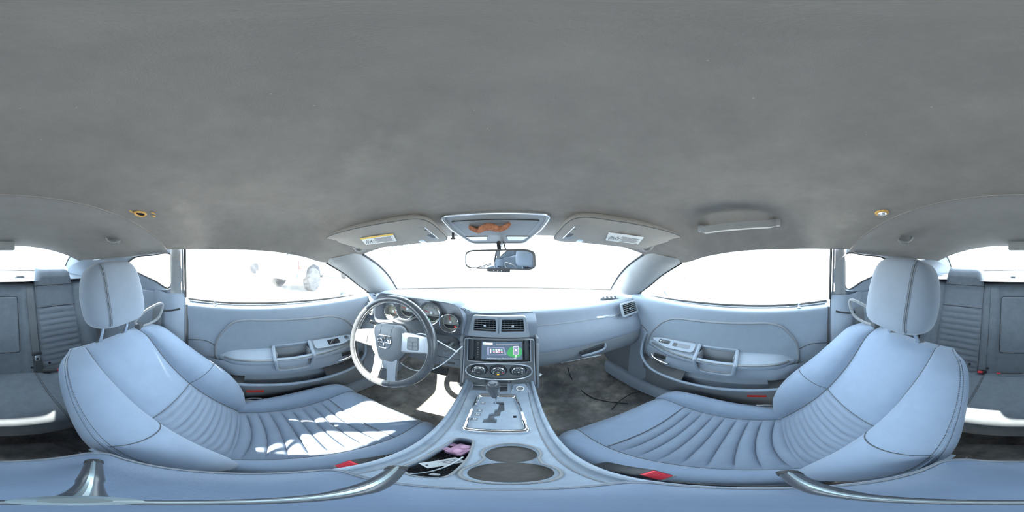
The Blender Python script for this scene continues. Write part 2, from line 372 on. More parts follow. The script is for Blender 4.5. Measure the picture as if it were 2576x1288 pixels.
# lamp stub on the other side
hp2 = on_ceil(0.335, -0.285); nx2 = Vector((1, 0, (ceil_z(0.35, -0.285)-ceil_z(0.32, -0.285))/0.03)).normalized()
LF = frame(hp2, nx2, (0, 1, 0)) @ Matrix.Rotation(math.pi, 4, 'X')
t = thing('coat_hook_socket', 'small round metal socket ringed with rust in the headliner', 'socket', tuple(hp2))
B().lathe([(0.019, 0.0), (0.018, 0.003), (0.013, 0.004)], LF, 24).build('rim', M_foam, t, label='rust brown rim')
B().lathe([(0.013, 0.003), (0.012, 0.006), (0.007, 0.004), (0.006, 0.008), (0, 0.008)], LF, 24).build('cup', M_satin, t)

# ---- floor pan, tunnel, toe boards
def floor_pt(i, j):
    X = lerp(-0.70, 0.70, i); Y = lerp(-0.95, 1.15, j); z = -0.95
    if Y > 0.78: z += (Y-0.78)**1.25*1.15
    a = abs(X)
    if a < 0.17 and Y > -0.40: z = max(z, lerp(-0.70 if Y > -0.12 else -0.88, z, max(0, (a-0.09)/0.08)**1.5))
    if a > 0.60: z = max(z, lerp(-0.95, -0.86, (a-0.60)/0.1))
    if Y < -0.42 and a >= 0.0: z = max(z, -0.95+0.12*min(1, (-0.42-Y)/0.1))
    return (X, Y, z)
B_fl = B().grid(floor_pt, 85, 90)
struct(B_fl.build('floor', M_carpet, sharp=80), 'stained dark carpet floor of the car', 'floor')
# firewall, closing the front
b = B().grid(lambda i, j: (lerp(-0.76, 0.76, i), 1.16+0.05*(1-(i*2-1)**2)*j, lerp(-0.9, -0.25, j)), 13, 5, flip=True)
struct(b.build('wall_front', M_dark), 'dark bulkhead panel under the dashboard', 'bulkhead')

# ---- windshield and A pillars
def ws_top(u): 
    p = ceil_pt(u, 1.0); return Vector((p[0], p[1], p[2]))
def ws_bot(u): return Vector((0.705*u, 1.215-0.30*abs(u)**2.2, -0.238))
def ws_pt(i, j):
    u = i*2-1; p = ws_top(u).lerp(ws_bot(u), j); bow = 0.025*math.sin(math.pi*j); return (p.x, p.y+bow*0.5, p.z+bow)
win1 = struct(B().grid(ws_pt, 41, 13).build('window_1', M_gws, sharp=80), 'windshield above the dashboard with a number written near its top', 'windshield')
fr = [ws_pt(0, k/12) for k in range(13)]+[ws_pt(k/40, 1) for k in range(1, 41)]+[ws_pt(1, 1-k/12) for k in range(1, 13)]
B().tube(fr, 0.006, 6).build('seal', M_rubber, win1, label='black rubber windshield seal')
# number in marker near the top left corner, upside down as seen from inside
def ws_frame(u, j):
    p = Vector(ws_pt((u+1)/2, j)); px = Vector(ws_pt((u+0.04+1)/2, j))-p; py = Vector(ws_pt((u+1)/2, j-0.04))-p
    return frame(p, px, py)
Mtx = ws_frame(-0.785, 0.105) @ Matrix.Translation((0, 0, -0.004)) @ Matrix.Diagonal((1, -1, 1, 1))
B().text('Y55758778', 0.115, Mtx, 0.0, sx=0.38).build('marker_number', M_marker, win1, label='number in faint marker on the windshield')
A_IN = [(0.578, 0.50, 0.006), (0.615, 0.62, -0.075), (0.655, 0.755, -0.155), (0.708, 0.93, -0.245)]
A_OUT = [(0.645, 0.335, -0.029), (0.672, 0.46, -0.094), (0.703, 0.565, -0.163), (0.735, 0.70, -0.245)]
for sd, mir, nm in ((-1, True, 'left'), (1, False, 'right')):
    ci = [Vector(ws_pt(1.0, k/20)) for k in range(21)]; co = curve(A_OUT, 21)
    def ap(i, j):
        k = int(round(j*20)); a = ci[k]; c = co[k]; p = a.lerp(c, i)
        bul = 0.028*math.sin(math.pi*i)**0.8; return (p.x-bul*0.85, p.y-bul*0.5-(0.012 if j == 0 else 0), p.z-bul*0.12+(0.014 if j == 0 else 0))
    tr = struct(B(mir).grid(ap, 11, 21).build('trim_1' if mir else 'trim_2', M_pillar, sharp=80),
        'grey plastic windshield pillar cover beside the '+('steering wheel' if mir else 'passenger side dashboard'), 'pillar trim')
    B(mir).tube([Vector(p)+Vector((0.004, 0, 0)) for p in co], 0.005, 6).build('seal', M_rubber, tr)
    # small dark triangle behind the pillar foot
    B(mir).prism([(0.655, -0.232), (0.735, -0.236), (0.66, -0.19)], 0.012, frame((0.735, 0, 0), (0, 1, 0), (0, 0, 1)), 0.002).build('corner_cap', M_dark, tr)

# ---- door glass
def rwp(u, j):
    a = Vector((0.50*u, -0.955-0.015*abs(u)**2, 0.066-0.045*abs(u)**2.5)); c = Vector((0.60*u, -1.66+0.30*abs(u)**2.2, -0.145)); p = a.lerp(c, j); k = 0.03*math.sin(math.pi*j)
    return (p.x, p.y-k*0.3, p.z+k)
GB = [(-0.300, -0.222), (-0.11, -0.229), (0.10, -0.230), (0.26, -0.231), (0.40, -0.233), (0.53, -0.236), (0.69, -0.240)]
GT = [(0.617, -0.272, 0.032), (0.619, -0.11, 0.032), (0.622, 0.08, 0.024), (0.634, 0.216, 0.004), (0.647, 0.335, -0.023), (0.675, 0.46, -0.088), (0.735, 0.675, -0.228)]
QF = [(0.645, -0.345, 0.002), (0.64, -0.46, 0.004), (0.637, -0.545, -0.003), (0.645, -0.60, -0.025), (0.66, -0.645, -0.058), (0.672, -0.58, -0.088), (0.685, -0.47, -0.128), (0.698, -0.385, -0.158)]
for sd, mir in ((-1, True), (1, False)):
    bt = curve([(0.742, y, z) for y, z in GB], 25); tp = curve(GT, 25)
    w = B(mir).grid(lambda i, j: bt[int(round(i*24))].lerp(tp[int(round(i*24))], j), 25, 5).build('window_2' if mir else 'window_3', M_gwin, sharp=80)
    struct(w, 'side window glass in the '+("driver's" if mir else "passenger's")+' door', 'car window')
    # quarter window
    c = Vector((0, 0, 0))
    for p in QF: c += Vector(p)/len(QF)
    w = B(mir); w.add([c]+[Vector(p) for p in QF], [(0, k+1, (k+1) % len(QF)+1) for k in range(len(QF))])
    w = struct(w.build('window_4' if mir else 'window_5', M_gwin), 'small rear quarter window behind the '+("driver's" if mir else "passenger's")+' seat', 'car window')
    B(mir).tube(curve(QF, 40, True), 0.005, 6, closed=True).build('seal', M_rubber, w)
    # rear side wall around the quarter window
    OUT = [(0.612, -0.325, 0.040), (0.606, -0.46, 0.012), (0.60, -0.62, 0.0), (0.565, -0.82, -0.02), (0.53, -0.95, -0.035), (0.60, -1.28, -0.13), (0.66, -1.02, -0.165), (0.70, -0.375, -0.175)]
    n = 64
    ro = curve(OUT, n, True); rq = curve(QF, n, True)
    rm = [a.lerp(q, 0.55)+Vector((-0.012, 0, 0)) for a, q in zip(ro, rq)]
    wall = B(mir).loft([ro, rm, rq]).build('wall_left' if mir else 'wall_right', M_door, sharp=80)
    struct(wall, 'rear side trim around the quarter window behind the '+("driver's" if mir else "passenger's")+' seat', 'side trim')
    def lowp(i, j):
        Y = lerp(-0.30, -1.10, i); z = lerp(-0.165, -0.97, j); return (0.70+0.012*math.sin(j*9)*0+0.02*math.sin(math.pi*j)*0-0.04*i*0, Y, z)
    B(mir).grid(lowp, 13, 13, flip=False).build('lower_panel', M_door, wall)
    B(mir).tube(curve([(0.602, -0.37, 0.016), (0.598, -0.50, 0.006), (0.590, -0.64, -0.008), (0.572, -0.82, -0.026), (0.560, -0.90, -0.040)], 30), 0.005, 6).build('trim_edge', M_grey, wall)
    B(mir).grid(lambda i, j: Vector(rwp(1, j)).lerp(Vector((lerp(0.548, 0.675, j), lerp(-0.885, -1.0, j), lerp(-0.024, -0.165, j))), i), 7, 9).build('rear_pillar', M_door, wall, sharp=80)
    # B pillar
    bp = B(mir).grid(lambda i, j: (lerp(0.605, 0.688, j)-0.012*math.sin(math.pi*i), lerp(lerp(-0.283, -0.334, i), lerp(-0.318, -0.375, i), j), lerp(0.05, -0.185, j)), 9, 15)
    bp = struct(bp.build('trim_3' if mir else 'trim_4', M_pillar, sharp=80), 'plain grey door pillar cover behind the '+("driver's" if mir else "passenger's")+' window', 'pillar trim')
    for yy in (-0.300, -0.314): B(mir).tube([(lerp(0.612, 0.70, k/8), lerp(yy*0.89, yy, k/8), lerp(0.03, -0.2, k/8)) for k in range(9)], 0.006 if yy > -0.31 else 0.005, 6).build('door_seal', M_rubber if yy > -0.31 else M_grey, bp)
    B(mir).prism(rrect(0.026, 0.030, 0.007), 0.002, frame((0.609, -0.312, -0.02), (0, 1, 0), (0.4, 0, -1)) @ Matrix.Rotation(math.pi, 4, 'X'), 0.001).build('anchor_cover', M_pillar, bp)
    def lowb(i, j):
        z = lerp(-0.178, -0.62, j); Y = lerp(-0.302, -0.47, i); return (0.692-0.035*math.sin(math.pi*min(1, i*1.2))*(1-j*0.4)-0.01*j, Y, z)
    B(mir).grid(lowb, 11, 13).build('lower_cover', M_door, bp)
    sl = [(lowb(i/10, 0.17+0.10*i/10)[0]-0.002, lowb(i/10, 0)[1], lowb(0, 0.17+0.06*math.sin(i/10*1.5))[2]) for i in range(1, 10)]
    B(mir).tube(sl, 0.0045, 6).build('belt_slot', M_black, bp)
    # belt webbing coming out of the slot
    sb = thing('seat_belt', 'grey front seat belt webbing coming out of the '+("driver's side" if mir else "passenger's side")+' pillar slot', 'seat belt', ((-1 if mir else 1)*0.655, -0.43, -0.62))
    B(mir).strap(curve([(0.662, -0.43, -0.252), (0.652, -0.432, -0.275), (0.648, -0.434, -0.35), (0.645, -0.43, -0.60)], 14), 0.047, 0.0015, (0, 1, 0)).build('webbing', M_belt, sb)

# ---- rear window, parcel shelf
RT = lambda u: Vector((0.50*u, -0.955-0.015*abs(u)**2, 0.066-0.045*abs(u)**2.5))
RB = lambda u: Vector((0.60*u, -1.66+0.30*abs(u)**2.2, -0.145))
def rw(i, j): u = i*2-1; p = RT(u).lerp(RB(u), j); k = 0.03*math.sin(math.pi*j); return (p.x, p.y-k*0.3, p.z+k)
w = struct(B().grid(rw, 25, 9, flip=True).build('window_6', M_gwin, sharp=80), 'sloping rear window behind the back seat', 'rear window')
B().tube([rw(0, k/8) for k in range(9)]+[rw(k/24, 1) for k in range(1, 25)]+[rw(1, 1-k/8) for k in range(1, 9)]+[rw(1-k/24, 0) for k in range(1, 25)], 0.006, 6).build('seal', M_rubber, w)
b = B().grid(lambda i, j: (lerp(-0.72, 0.72, i), lerp(-1.70, -0.985, j), -0.158), 15, 9)
wr = struct(b.build('parcel_shelf', M_rear), 'dark parcel shelf between the back seat and the rear window', 'parcel shelf')
struct(B().grid(lambda i, j: (lerp(-0.72, 0.72, i), -1.19, lerp(-0.95, -0.162, j)), 5, 3, flip=True).build('wall_rear', M_dark), 'dark bulkhead behind the back seat', 'bulkhead')
# outer body sides that keep daylight out below the windows, and the hood
bs = B()
bs.box((-0.80, 0.1, -0.62), (0.04, 2.6, 0.74), 0.01); bs.box((0.80, 0.1, -0.62), (0.04, 2.6, 0.74), 0.01)
bs.grid(lambda i, j: (lerp(-0.82, 0.82, i), lerp(1.225, 2.75, j)-0.30*abs(i*2-1)**2.2*(1-j)-0.1*abs(i*2-1)**2*j, -0.25-0.06*j-0.03*abs(i*2-1)**2), 21, 15)
bs.grid(lambda i, j: (lerp(-0.82, 0.82, i), 2.75-0.1*(i*2-1)**2, lerp(-0.31, -0.9, j)-0.02*(i*2-1)**2), 11, 5)
bs.box((0, 0.3, -1.0), (1.56, 4.6, 0.04)); bs.box((0, -1.75, -0.6), (1.5, 0.04, 0.86)); 
bs.grid(lambda i, j: (lerp(-0.78, 0.78, i), lerp(-1.68, -2.3, j), -0.16), 5, 5)
for s_ in (-1, 1):
    bs.grid(lambda i, j: (s_*lerp(0.60, 0.80, j), lerp(-0.98, -1.75, i), lerp(lerp(-0.03, -0.16, i), -0.26, j)), 7, 4)
struct(bs.build('body_shell', M_body), 'silver outer body and hood of the car', 'car body')

# ================================================================== DOORS
ZT = [(-0.135, -0.500), (-0.07, -0.470), (0.126, -0.455), (0.278, -0.438), (0.42, -0.448), (0.555, -0.492)]
XE = [(-0.135, 0.695), (-0.06, 0.648), (0.05, 0.632), (0.27, 0.630), (0.42, 0.640), (0.555, 0.692)]
ZE = [(-0.135, -0.505), (0.0, -0.492), (0.27, -0.490), (0.45, -0.487), (0.555, -0.498)]
def arm_sec(Y):
    zt, xe, ze = interp(ZT, Y), interp(XE, Y), interp(ZE, Y)
    k = [(0.71, zt+0.002), (lerp(0.71, xe, 0.4), lerp(zt, ze, 0.22)+0.001), (xe+0.016, ze+0.004), (xe+0.005, ze), (xe, ze-0.007), (xe+0.001, ze-0.022), (xe+0.004, ze-0.032), (xe+0.018, ze-0.040), (0.695, ze-0.055)]
    return [Vector((x, Y, z)) for x, z in k]
INS = [(-0.155, -0.52), (-0.152, -0.41), (-0.08, -0.313), (-0.02, -0.298), (0.40, -0.316), (0.475, -0.352), (0.552, -0.445), (0.578, -0.54), (0.55, -0.575), (-0.13, -0.575)]
def door(mir):
    who = "driver's" if mir else "passenger's"
    sx = -1 if mir else 1
    d = thing('door_1' if mir else 'door_2', 'grey inside of the '+who+' door with padded insert and armrest', 'car door', (sx*0.70, 0.2, -0.86), kind='structure')
    PR = [(0, (0.743, -0.226)), (0.07, (0.716, -0.236)), (0.11, (0.706, -0.242)), (0.14, (0.7035, -0.252)), (0.25, (0.705, -0.29)), (0.4, (0.710, -0.35)), (0.6, (0.710, -0.46)), (0.8, (0.702, -0.60)), (0.9, (0.69, -0.72)), (1, (0.68, -0.87))]
    def dp(i, j):
        x, z = interp(PR, j); yf = lerp(0.700, 0.715, j); Y = lerp(-0.292, yf, i)
        z += 0.010*math.sin(math.pi*i)*(1-j)*-0.3
        if i > 0.86 and j < 0.2: x -= 0.0
        return (x, Y, z)
    B(mir).grid(dp, 41, 61, flip=False).build('panel', M_door, d, sharp=60)
    B(mir).box((0.752, 0.205, -0.56), (0.02, 0.99, 0.64), 0.004).build('outer_skin', M_body, d)
    B(mir).box((0.735, -0.297, -0.54), (0.06, 0.014, 0.60), 0.003).build('rear_edge', M_dark, d)
    B(mir).tube(curve([(0.738, y, z+0.003) for y, z in GB], 25), 0.006, 6).build('belt_seal', M_rubber, d)
    B(mir).tube(curve([(0.728, y, z-0.002) for y, z in GB], 25), 0.0035, 6).build('inner_seal', M_grey, d)
    # padded insert and its piping
    F = frame((0.7075, 0, 0), (0, 1, 0), (0, 0, 1))           # local z points outboard (+x)
    out = roundpoly(INS, 0.05, 6)
    b = B(mir).prism(out[::-1], -0.008, F, 0.004); b.build('insert', M_doorin, d)
    pp = [F @ Vector((p[0], p[1], -0.001)) for p in out]
    top = [p for p in pp if p.z > -0.53]; k0 = next(i for i in range(len(pp)) if pp[i].z <= -0.56)
    seq = [p for p in (pp[k0:]+pp[:k0]) if p.z > -0.56]
    B(mir).tube([p+Vector((-0.003, 0, 0)) for p in seq], 0.0065, 8).build('insert_piping', M_dash2, d)
    # armrest in two runs with the pull cup between them
    def run(y0, y1, n, nm):
        st = [arm_sec(lerp(y0, y1, k/(n-1))) for k in range(n)]
        return B(mir).loft(st, closed=False).build(nm, M_door, d, sharp=50)
    r1 = run(-0.135, 0.108, 16, 'armrest'); r2 = run(0.262, 0.555, 18, 'armrest_front')
    # raised hard edge bead of the armrest
    for (y0, y1) in ((-0.11, 0.108), (0.262, 0.53)):
        pts = []
        for k in range(20):
            Y = lerp(y0, y1, k/19); pts.append((interp(XE, Y)+0.003, Y, interp(ZE, Y)-0.002))
        B(mir).tube(pts, 0.0055, 8).build('edge_bead', M_stack, d)
    # pull cup
    pc = B(mir)
    pc.box((0.70, 0.185, -0.515), (0.008, 0.15, 0.11), 0.001); pc.box((0.672, 0.185, -0.568), (0.05, 0.15, 0.006), 0.001)
    pc.box((0.672, 0.111, -0.515), (0.05, 0.006, 0.10), 0.001); pc.box((0.672, 0.259, -0.515), (0.05, 0.006, 0.10), 0.001)
    cup = pc.build('pull_cup', M_dash2, d)
    fp = [(0.694, 0.102, -0.447), (0.632, 0.100, -0.484), (0.627, 0.103, -0.500), (0.641, 0.112, -0.556), (0.650, 0.128, -0.574), (0.652, 0.185, -0.577), (0.650, 0.246, -0.574), (0.641, 0.262, -0.556), (0.627, 0.268, -0.498), (0.632, 0.268, -0.480), (0.694, 0.268, -0.437)]
    B(mir).tube(curve(fp, 60, False), 0.0082, 8).build('frame', M_door, cup)
    B(mir).box((0.697, 0.185, -0.4435), (0.014, 0.17, 0.006), 0.002, Matrix.Translation((0, 0, 0))).build('rim', M_door, cup)
    B(mir).tube(curve([(0.637, 0.105, -0.497), (0.634, 0.185, -0.496), (0.636, 0.265, -0.494)], 14), 0.0125, 10).build('grip_bar', M_door, cup)
    B(mir).tube(curve([(0.629, 0.105, -0.491), (0.626, 0.185, -0.490), (0.628, 0.265, -0.488)], 14), 0.004, 8).build('grip_bead', M_stack, cup)
    # switch plate on top of the front run
    a = Vector((0.695, 0.40, -0.4505)); c = Vector((0.648, 0.40, -0.480)); mid = (a+c)/2+Vector((-0.0005, 0, 0.0045))
    SF = frame(mid, (0, 1, -0.06), (a-c))                     # x forward, y outboard
    outl = roundpoly([(-0.115, -0.027), (0.03, -0.026), (0.115, 0.004), (0.12, 0.014), (0.07, 0.027), (-0.115, 0.029)], 0.018, 5)
    if SF[2][2] < 0: pass
    up = 1 if (SF.to_3x3() @ Vector((0, 0, 1))).z > 0 else -1
    sp = B(mir).prism(outl if up > 0 else outl[::-1], 0.004*up, SF, 0.0015 if up > 0 else 0).build('switch_plate', M_door, d)
    B(mir).tube([SF @ Vector((p[0], p[1], 0.004*up)) for p in outl], 0.0016, 6, closed=True).build('plate_rim', M_grey, sp)
    if mir:
        B(mir).prism(rrect(0.062, 0.030, 0.002), 0.0015*up, SF @ Matrix.Translation((-0.012, 0.0, 0.0042*up))).build('switch_opening', M_hole, sp, label='dark opening where the window switches are missing')
        for k in range(4): B(mir).tube([SF @ Vector((-0.035+k*0.004, -0.012+0.006*k, 0.006*up)), SF @ Vector((-0.02+k*0.006, 0.004+0.003*k, 0.0065*up))], 0.0008, 5).build('loose_wire', M_grey, sp)
        kn = B(mir).lathe([(0.014, 0), (0.014, 0.002), (0.009, 0.003), (0.008, 0.010), (0.006, 0.011), (0, 0.011)], SF @ Matrix.Translation((0.068, 0.008, 0.004*up)), 20).build('mirror_knob', M_dark, sp)
        for k in range(4):
            an = k*1.57+0.4; B(mir).box((0.011*math.cos(an), 0.011*math.sin(an), 0.0036), (0.003, 0.003, 0.001), 0, SF @ Matrix.Translation((0.068, 0.008, 0.002))).build('arrow_mark', M_white, kn)
    else:
        sw = B(mir).prism(rrect(0.060, 0.020, 0.002), 0.003*up, SF @ Matrix.Translation((0.045, 0.004, 0.004*up))).build('window_switch', M_black, sp)
        B(mir).box((0.036, 0.004, 0.0085*up), (0.024, 0.014, 0.004), 0.0015, SF).build('rocker', M_dark, sw)
        for q in ((0.062, 0.007), (0.066, 0.002), (0.048, 0.006), (0.040, 0.004)): B(mir).box((q[0], q[1], 0.0075*up), (0.005, 0.004, 0.0012), 0, SF).build('switch_mark', M_white, sw)
        B(mir).prism(rrect(0.085, 0.022, 0.004), 0.0012*up, SF @ Matrix.Translation((-0.048, 0.001, 0.0042*up))).build('cubby', M_dash2, sp)
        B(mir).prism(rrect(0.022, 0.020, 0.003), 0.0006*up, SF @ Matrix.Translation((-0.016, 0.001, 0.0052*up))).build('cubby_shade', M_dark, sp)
    # lower panel below the armrest, door pocket, rim, skirt
    def lp(i, j):
        Y = lerp(-0.21, 0.585, i); k = min(1, min(i, 1-i)*5.0)**0.6; z = lerp(-0.528, -0.622, j); return (0.705-0.045*k*(0.8+0.2*math.sin(math.pi*j)), Y, z)
    B(mir).grid(lp, 41, 9).build('lower_panel', M_door, d, sharp=60)
    B(mir).grid(lambda i, j: (0.698-0.012*j, lerp(-0.22, 0.585, i), lerp(-0.60, -0.672, j)), 11, 4).build('pocket', M_door, d)
    RIM = [(0.702, 0.588, -0.46), (0.692, 0.604, -0.53), (0.660, 0.582, -0.605), (0.636, 0.50, -0.655), (0.624, 0.36, -0.664), (0.620, 0.20, -0.660), (0.620, 0.05, -0.650), (0.622, -0.10, -0.641), (0.65, -0.24, -0.63)]
    rim = curve(RIM, 60)
    B(mir).tube(rim, 0.008, 8).build('pocket_rim', M_cons, d)
    B(mir).loft([[p+Vector((0.002, 0, -0.004)) for p in rim[12:]], [Vector((min(0.69, p.x+0.03), p.y, -0.74)) for p in rim[12:]], [Vector((0.68, p.y, -0.86)) for p in rim[12:]]], closed=False).build('skirt', M_dash2, d)
    B(mir).prism(rrect(0.075, 0.014, 0.005), -0.006, frame((0.645, 0.02, -0.722), (0, 1, 0), (0.25, 0, 1)), 0).build('reflector', M_reflect, d, label='red safety reflector low on the door')
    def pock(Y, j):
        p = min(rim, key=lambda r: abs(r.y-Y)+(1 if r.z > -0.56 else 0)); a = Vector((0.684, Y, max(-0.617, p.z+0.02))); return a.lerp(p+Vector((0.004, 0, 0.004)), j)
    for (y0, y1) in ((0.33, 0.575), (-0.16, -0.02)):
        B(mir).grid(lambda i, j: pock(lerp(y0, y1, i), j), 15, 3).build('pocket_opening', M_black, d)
    # release lever
    B(mir).prism(rrect(0.13, 0.05, 0.012), -0.004, frame((0.668, 0.455, -0.568), (0, 1, 0), (0.0, 0, 1)), 0).build('lever_recess', M_dash2, d)
    B(mir).box((0.663, 0.465, -0.560), (0.004, 0.07, 0.026), 0.002).build('lever_pocket', M_black, d)
    B(mir).tube(curve([(0.664, 0.515, -0.560), (0.652, 0.50, -0.572), (0.645, 0.46, -0.579), (0.646, 0.42, -0.583), (0.654, 0.405, -0.584)], 18), [0.004]+[0.0072]*16+[0.005], 10).build('release_lever', M_chrome, d, label='chrome door release lever')
    # lock knob on the ledge
    kb = B(mir).lathe([(0.012, 0), (0.012, 0.002), (0.006, 0.004), (0.0045, 0.006), (0.0045, 0.018), (0.006, 0.022), (0.0, 0.024)], Matrix.Translation((0.723, -0.162, -0.236)), 14).build('lock_knob', M_satin if not mir else M_grey, d)
    # seam lines in the panel skin
    B(mir).tube(curve([(0.709, 0.70, -0.418), (0.709, 0.63, -0.42), (0.708, 0.585, -0.452)], 10), 0.002, 5).build('seam', M_dark, d)
    B(mir).tube(curve([(0.709, -0.292, -0.44), (0.709, -0.21, -0.432), (0.708, -0.158, -0.455)], 10), 0.002, 5).build('seam', M_dark, d)
    # kick panel ahead of the door
    kp = B(mir).grid(lambda i, j: (lerp(0.705, 0.66, i*i), lerp(0.70, 1.12, i), lerp(-0.38, -0.93, j)), 11, 13).build('trim_5' if mir else 'trim_6', M_dash2, sharp=80)
    struct(kp, 'grey kick panel at the front of the '+who+' footwell', 'trim')
    ss = B(mir).grid(lambda i, j: (lerp(0.72, 0.625, j)-0.01*math.sin(math.pi*j), lerp(-0.35, 0.95, i), -0.86+0.03*math.sin(math.pi*j)-0.04*j), 21, 9, flip=True).build('trim_7' if mir else 'trim_8', M_door, sharp=80)
    struct(ss, 'grey door sill strip below the '+who+' door', 'trim')
door(True); door(False)

# ================================================================== DASHBOARD
def at(px, py, X=None, Y=None, Z=None):
    """a spot in the car from its bearing, given one of its three coordinates"""
    lo = math.radians((px-1273)*360/2576); la = math.radians((0.5-py/1288)*180)
    v = Vector((math.sin(lo)*math.cos(la), math.cos(lo)*math.cos(la), math.sin(la)))
    t = (X-CX)/v.x if X is not None else Y/v.y if Y is not None else Z/v.z
    return Vector((CX, 0, 0))+v*t
dash = thing('dashboard', 'grey dashboard with instrument hood, centre stack and glove box', 'dashboard', (0, 0.75, -0.60))
LIP = [(-0.72, (0.662, -0.247)), (-0.64, (0.640, -0.216)), (-0.56, (0.620, -0.190)), (-0.40, (0.612, -0.185)), (-0.21, (0.614, -0.188)), (-0.160, (0.620, -0.204)), (-0.115, (0.640, -0.232)), (0.0, (0.656, -0.236)), (0.2, (0.692, -0.246)), (0.4, (0.702, -0.255)), (0.6, (0.697, -0.260)), (0.72, (0.684, -0.262))]
def lipp(X): return interp(LIP, X)
def topp(i, j):
    X = lerp(-0.752, 0.752, i); yb = 1.225-0.30*min(1, abs(X)/0.705)**2.2-max(0, abs(X)-0.705)*0.5; yf, zf = lipp(X)
    s = max(0, min(1, (j-0.25)/0.6)); s = s*s*(3-2*s)
    z = lerp(-0.243, zf, s)
    if X > -0.12: q = max(0, min(1, (j-0.84)/0.03)); z += 0.004*q*min(1, (X+0.12)/0.05); r = max(0, (j-0.93)/0.07)
    r = max(0, (j-0.93)/0.07); z -= 0.006*r*r
    return (X, lerp(yb, yf, j), z)
B().grid(topp, 121, 41, flip=True).build('dash_top', M_dash, dash, sharp=70)
def pface(prof):
    def f(i, j):
        X = lerp(0.132, 0.72, i); yf, zf = lipp(X); y, z = interp(prof, j); e = max(0, (X-0.64)/0.08)
        return (X, yf+y+0.02*e*e, zf+z)
    return f
PF1 = [(0, (0.010, 0.001)), (0.03, (0.001, -0.001)), (0.08, (-0.008, -0.010)), (0.30, (-0.022, -0.045)), (0.40, (-0.028, -0.060)), (0.44, (-0.031, -0.066)), (0.7, (-0.058, -0.125)), (0.9, (-0.068, -0.170)), (1.0, (-0.066, -0.186))]
B().grid(pface(PF1), 61, 33, flip=True).build('passenger_panel', M_dash, dash, sharp=70)
PF2 = [(0, (-0.060, -0.186)), (0.05, (-0.064, -0.190)), (0.5, (-0.056, -0.245)), (0.8, (-0.034, -0.288)), (0.9, (-0.015, -0.296)), (1.0, (0.12, -0.305))]
gb = B().grid(pface(PF2), 61, 25, flip=True).build('glove_box', M_dash2, dash, sharp=70)
B().tube([pface(PF1)(k/40, 0.42) for k in range(41)], 0.0016, 5).build('crease', M_grey, dash)
B().tube([Vector(pface(PF2)(k/40, 0.01))+Vector((0, -0.002, 0)) for k in range(41)], 0.0022, 5).build('seam', M_dark, gb)
# glove box latch
hl = [(1457, 885), (1520, 862), (1515, 874), (1490, 884), (1460, 892)]
hp_ = [at(px, py, Y=0.632) for px, py in hl]
LFm = frame(at(1487, 878, Y=0.632), hp_[1]-hp_[0], (0, -0.12, 1))
oo = []
for p in hp_:
    q = LFm.inverted() @ p; oo.append((q.x, q.y))
oo = roundpoly([(q[0]*1.0, q[1]) for q in oo[::-1]], 0.008, 4)
hz = LFm.to_3x3() @ Vector((0, 0, 1)); sgn = 1 if hz.y < 0 else -1
lt = B().prism(oo if sgn > 0 else oo[::-1], 0.010*sgn, LFm).build('latch', M_black, gb, label='glove box latch with dark finger recess')
B().tube(curve([hp_[4]+Vector((0, -0.012, -0.002)), (hp_[3]+hp_[4])/2+Vector((0.01, -0.016, 0)), hp_[2]+Vector((0, -0.014, -0.002)), hp_[1]+Vector((0, -0.010, 0))], 14), [0.004]+[0.0065]*11+[0.005, 0.003], 8).build('grip', M_dash, lt)
# thin silver badge strip near the passenger vent
ba = at(1556, 792, Y=0.672); bb = at(1500, 798, Y=0.680)
BF = frame((ba+bb)/2+Vector((0, -0.004, 0)), ba-bb, (0, 0.25, 1)); bz = (BF.to_3x3() @ Vector((0, 0, 1))).y
bd = B().prism(rrect((ba-bb).length, 0.010, 0.002), 0.004, BF, 0.001).build('badge_strip', M_satin, dash, label='thin silver badge strip with small lettering')
B().text('CHALLENGER SE', 0.0072, BF @ Matrix.Translation((0, 0, 0.0042)), 0.0001).build('badge_lettering', M_ink, bd)

M_vent = mat('vent_plastic', (0.24, 0.27, 0.30), 0.5)
def vent(parent, F, w, h, nsl, nv, tw=1.0, knob=True, thumb=True):
    """air vent in frame F (z out of the dash): bezel, dark box, each slat a piece of its own"""
    out = roundpoly([(-w/2*tw, h/2), (-w/2, -h/2), (w/2, -h/2), (w/2*tw, h/2)], 0.006, 4)
    hole = [(x*(1-0.016/w), y*(1-0.018/h)) for x, y in out]
    b = B(); n = len(out)
    b.loft([[F @ Vector((x, y, 0.0)) for x, y in out], [F @ Vector((x, y, 0.007)) for x, y in out], [F @ Vector((x*0.99, y*0.985, 0.009)) for x, y in out], [F @ Vector((x*1.01, y*1.01, 0.009)) for x, y in hole], [F @ Vector((x, y, -0.012)) for x, y in hole]])
    v = b.build('vent', M_vent, parent)
    B().prism(hole, -0.001, F @ Matrix.Translation((0, 0, -0.011))).build('vent_back', M_hole, v)
    for k in range(nsl):
        y = lerp(-h/2+0.012, h/2-0.010, (k+0.5)/nsl); ww = lerp(w, w*tw, (y+h/2)/h)-0.016
        B().box((0, y, 0.0015), (ww, 0.0022, 0.005), 0.0008, F @ Matrix.Translation((0, 0, 0.001)), 1).build('slat', M_vent, v)
    for k in range(nv):
        x = lerp(-w/2+0.02, w/2-0.02, k/(nv-1)); B().box((x, 0, -0.002), (0.0014, h-0.022, 0.004), 0, F @ Matrix.Translation((0, 0, -0.005))).build('vane', M_dark, v)
    if knob: B().box((0, -0.002, 0.007), (0.009, 0.008, 0.006), 0.002, F).build('vent_knob', M_satin, v)
    if thumb: B().tube([F @ Vector((x, -h/2-0.007, 0.002)) for x in (-0.016, -0.008, 0, 0.008, 0.016)], [0.001, 0.003, 0.0035, 0.003, 0.001], 8).build('thumb_wheel', M_dark, v)
    return v
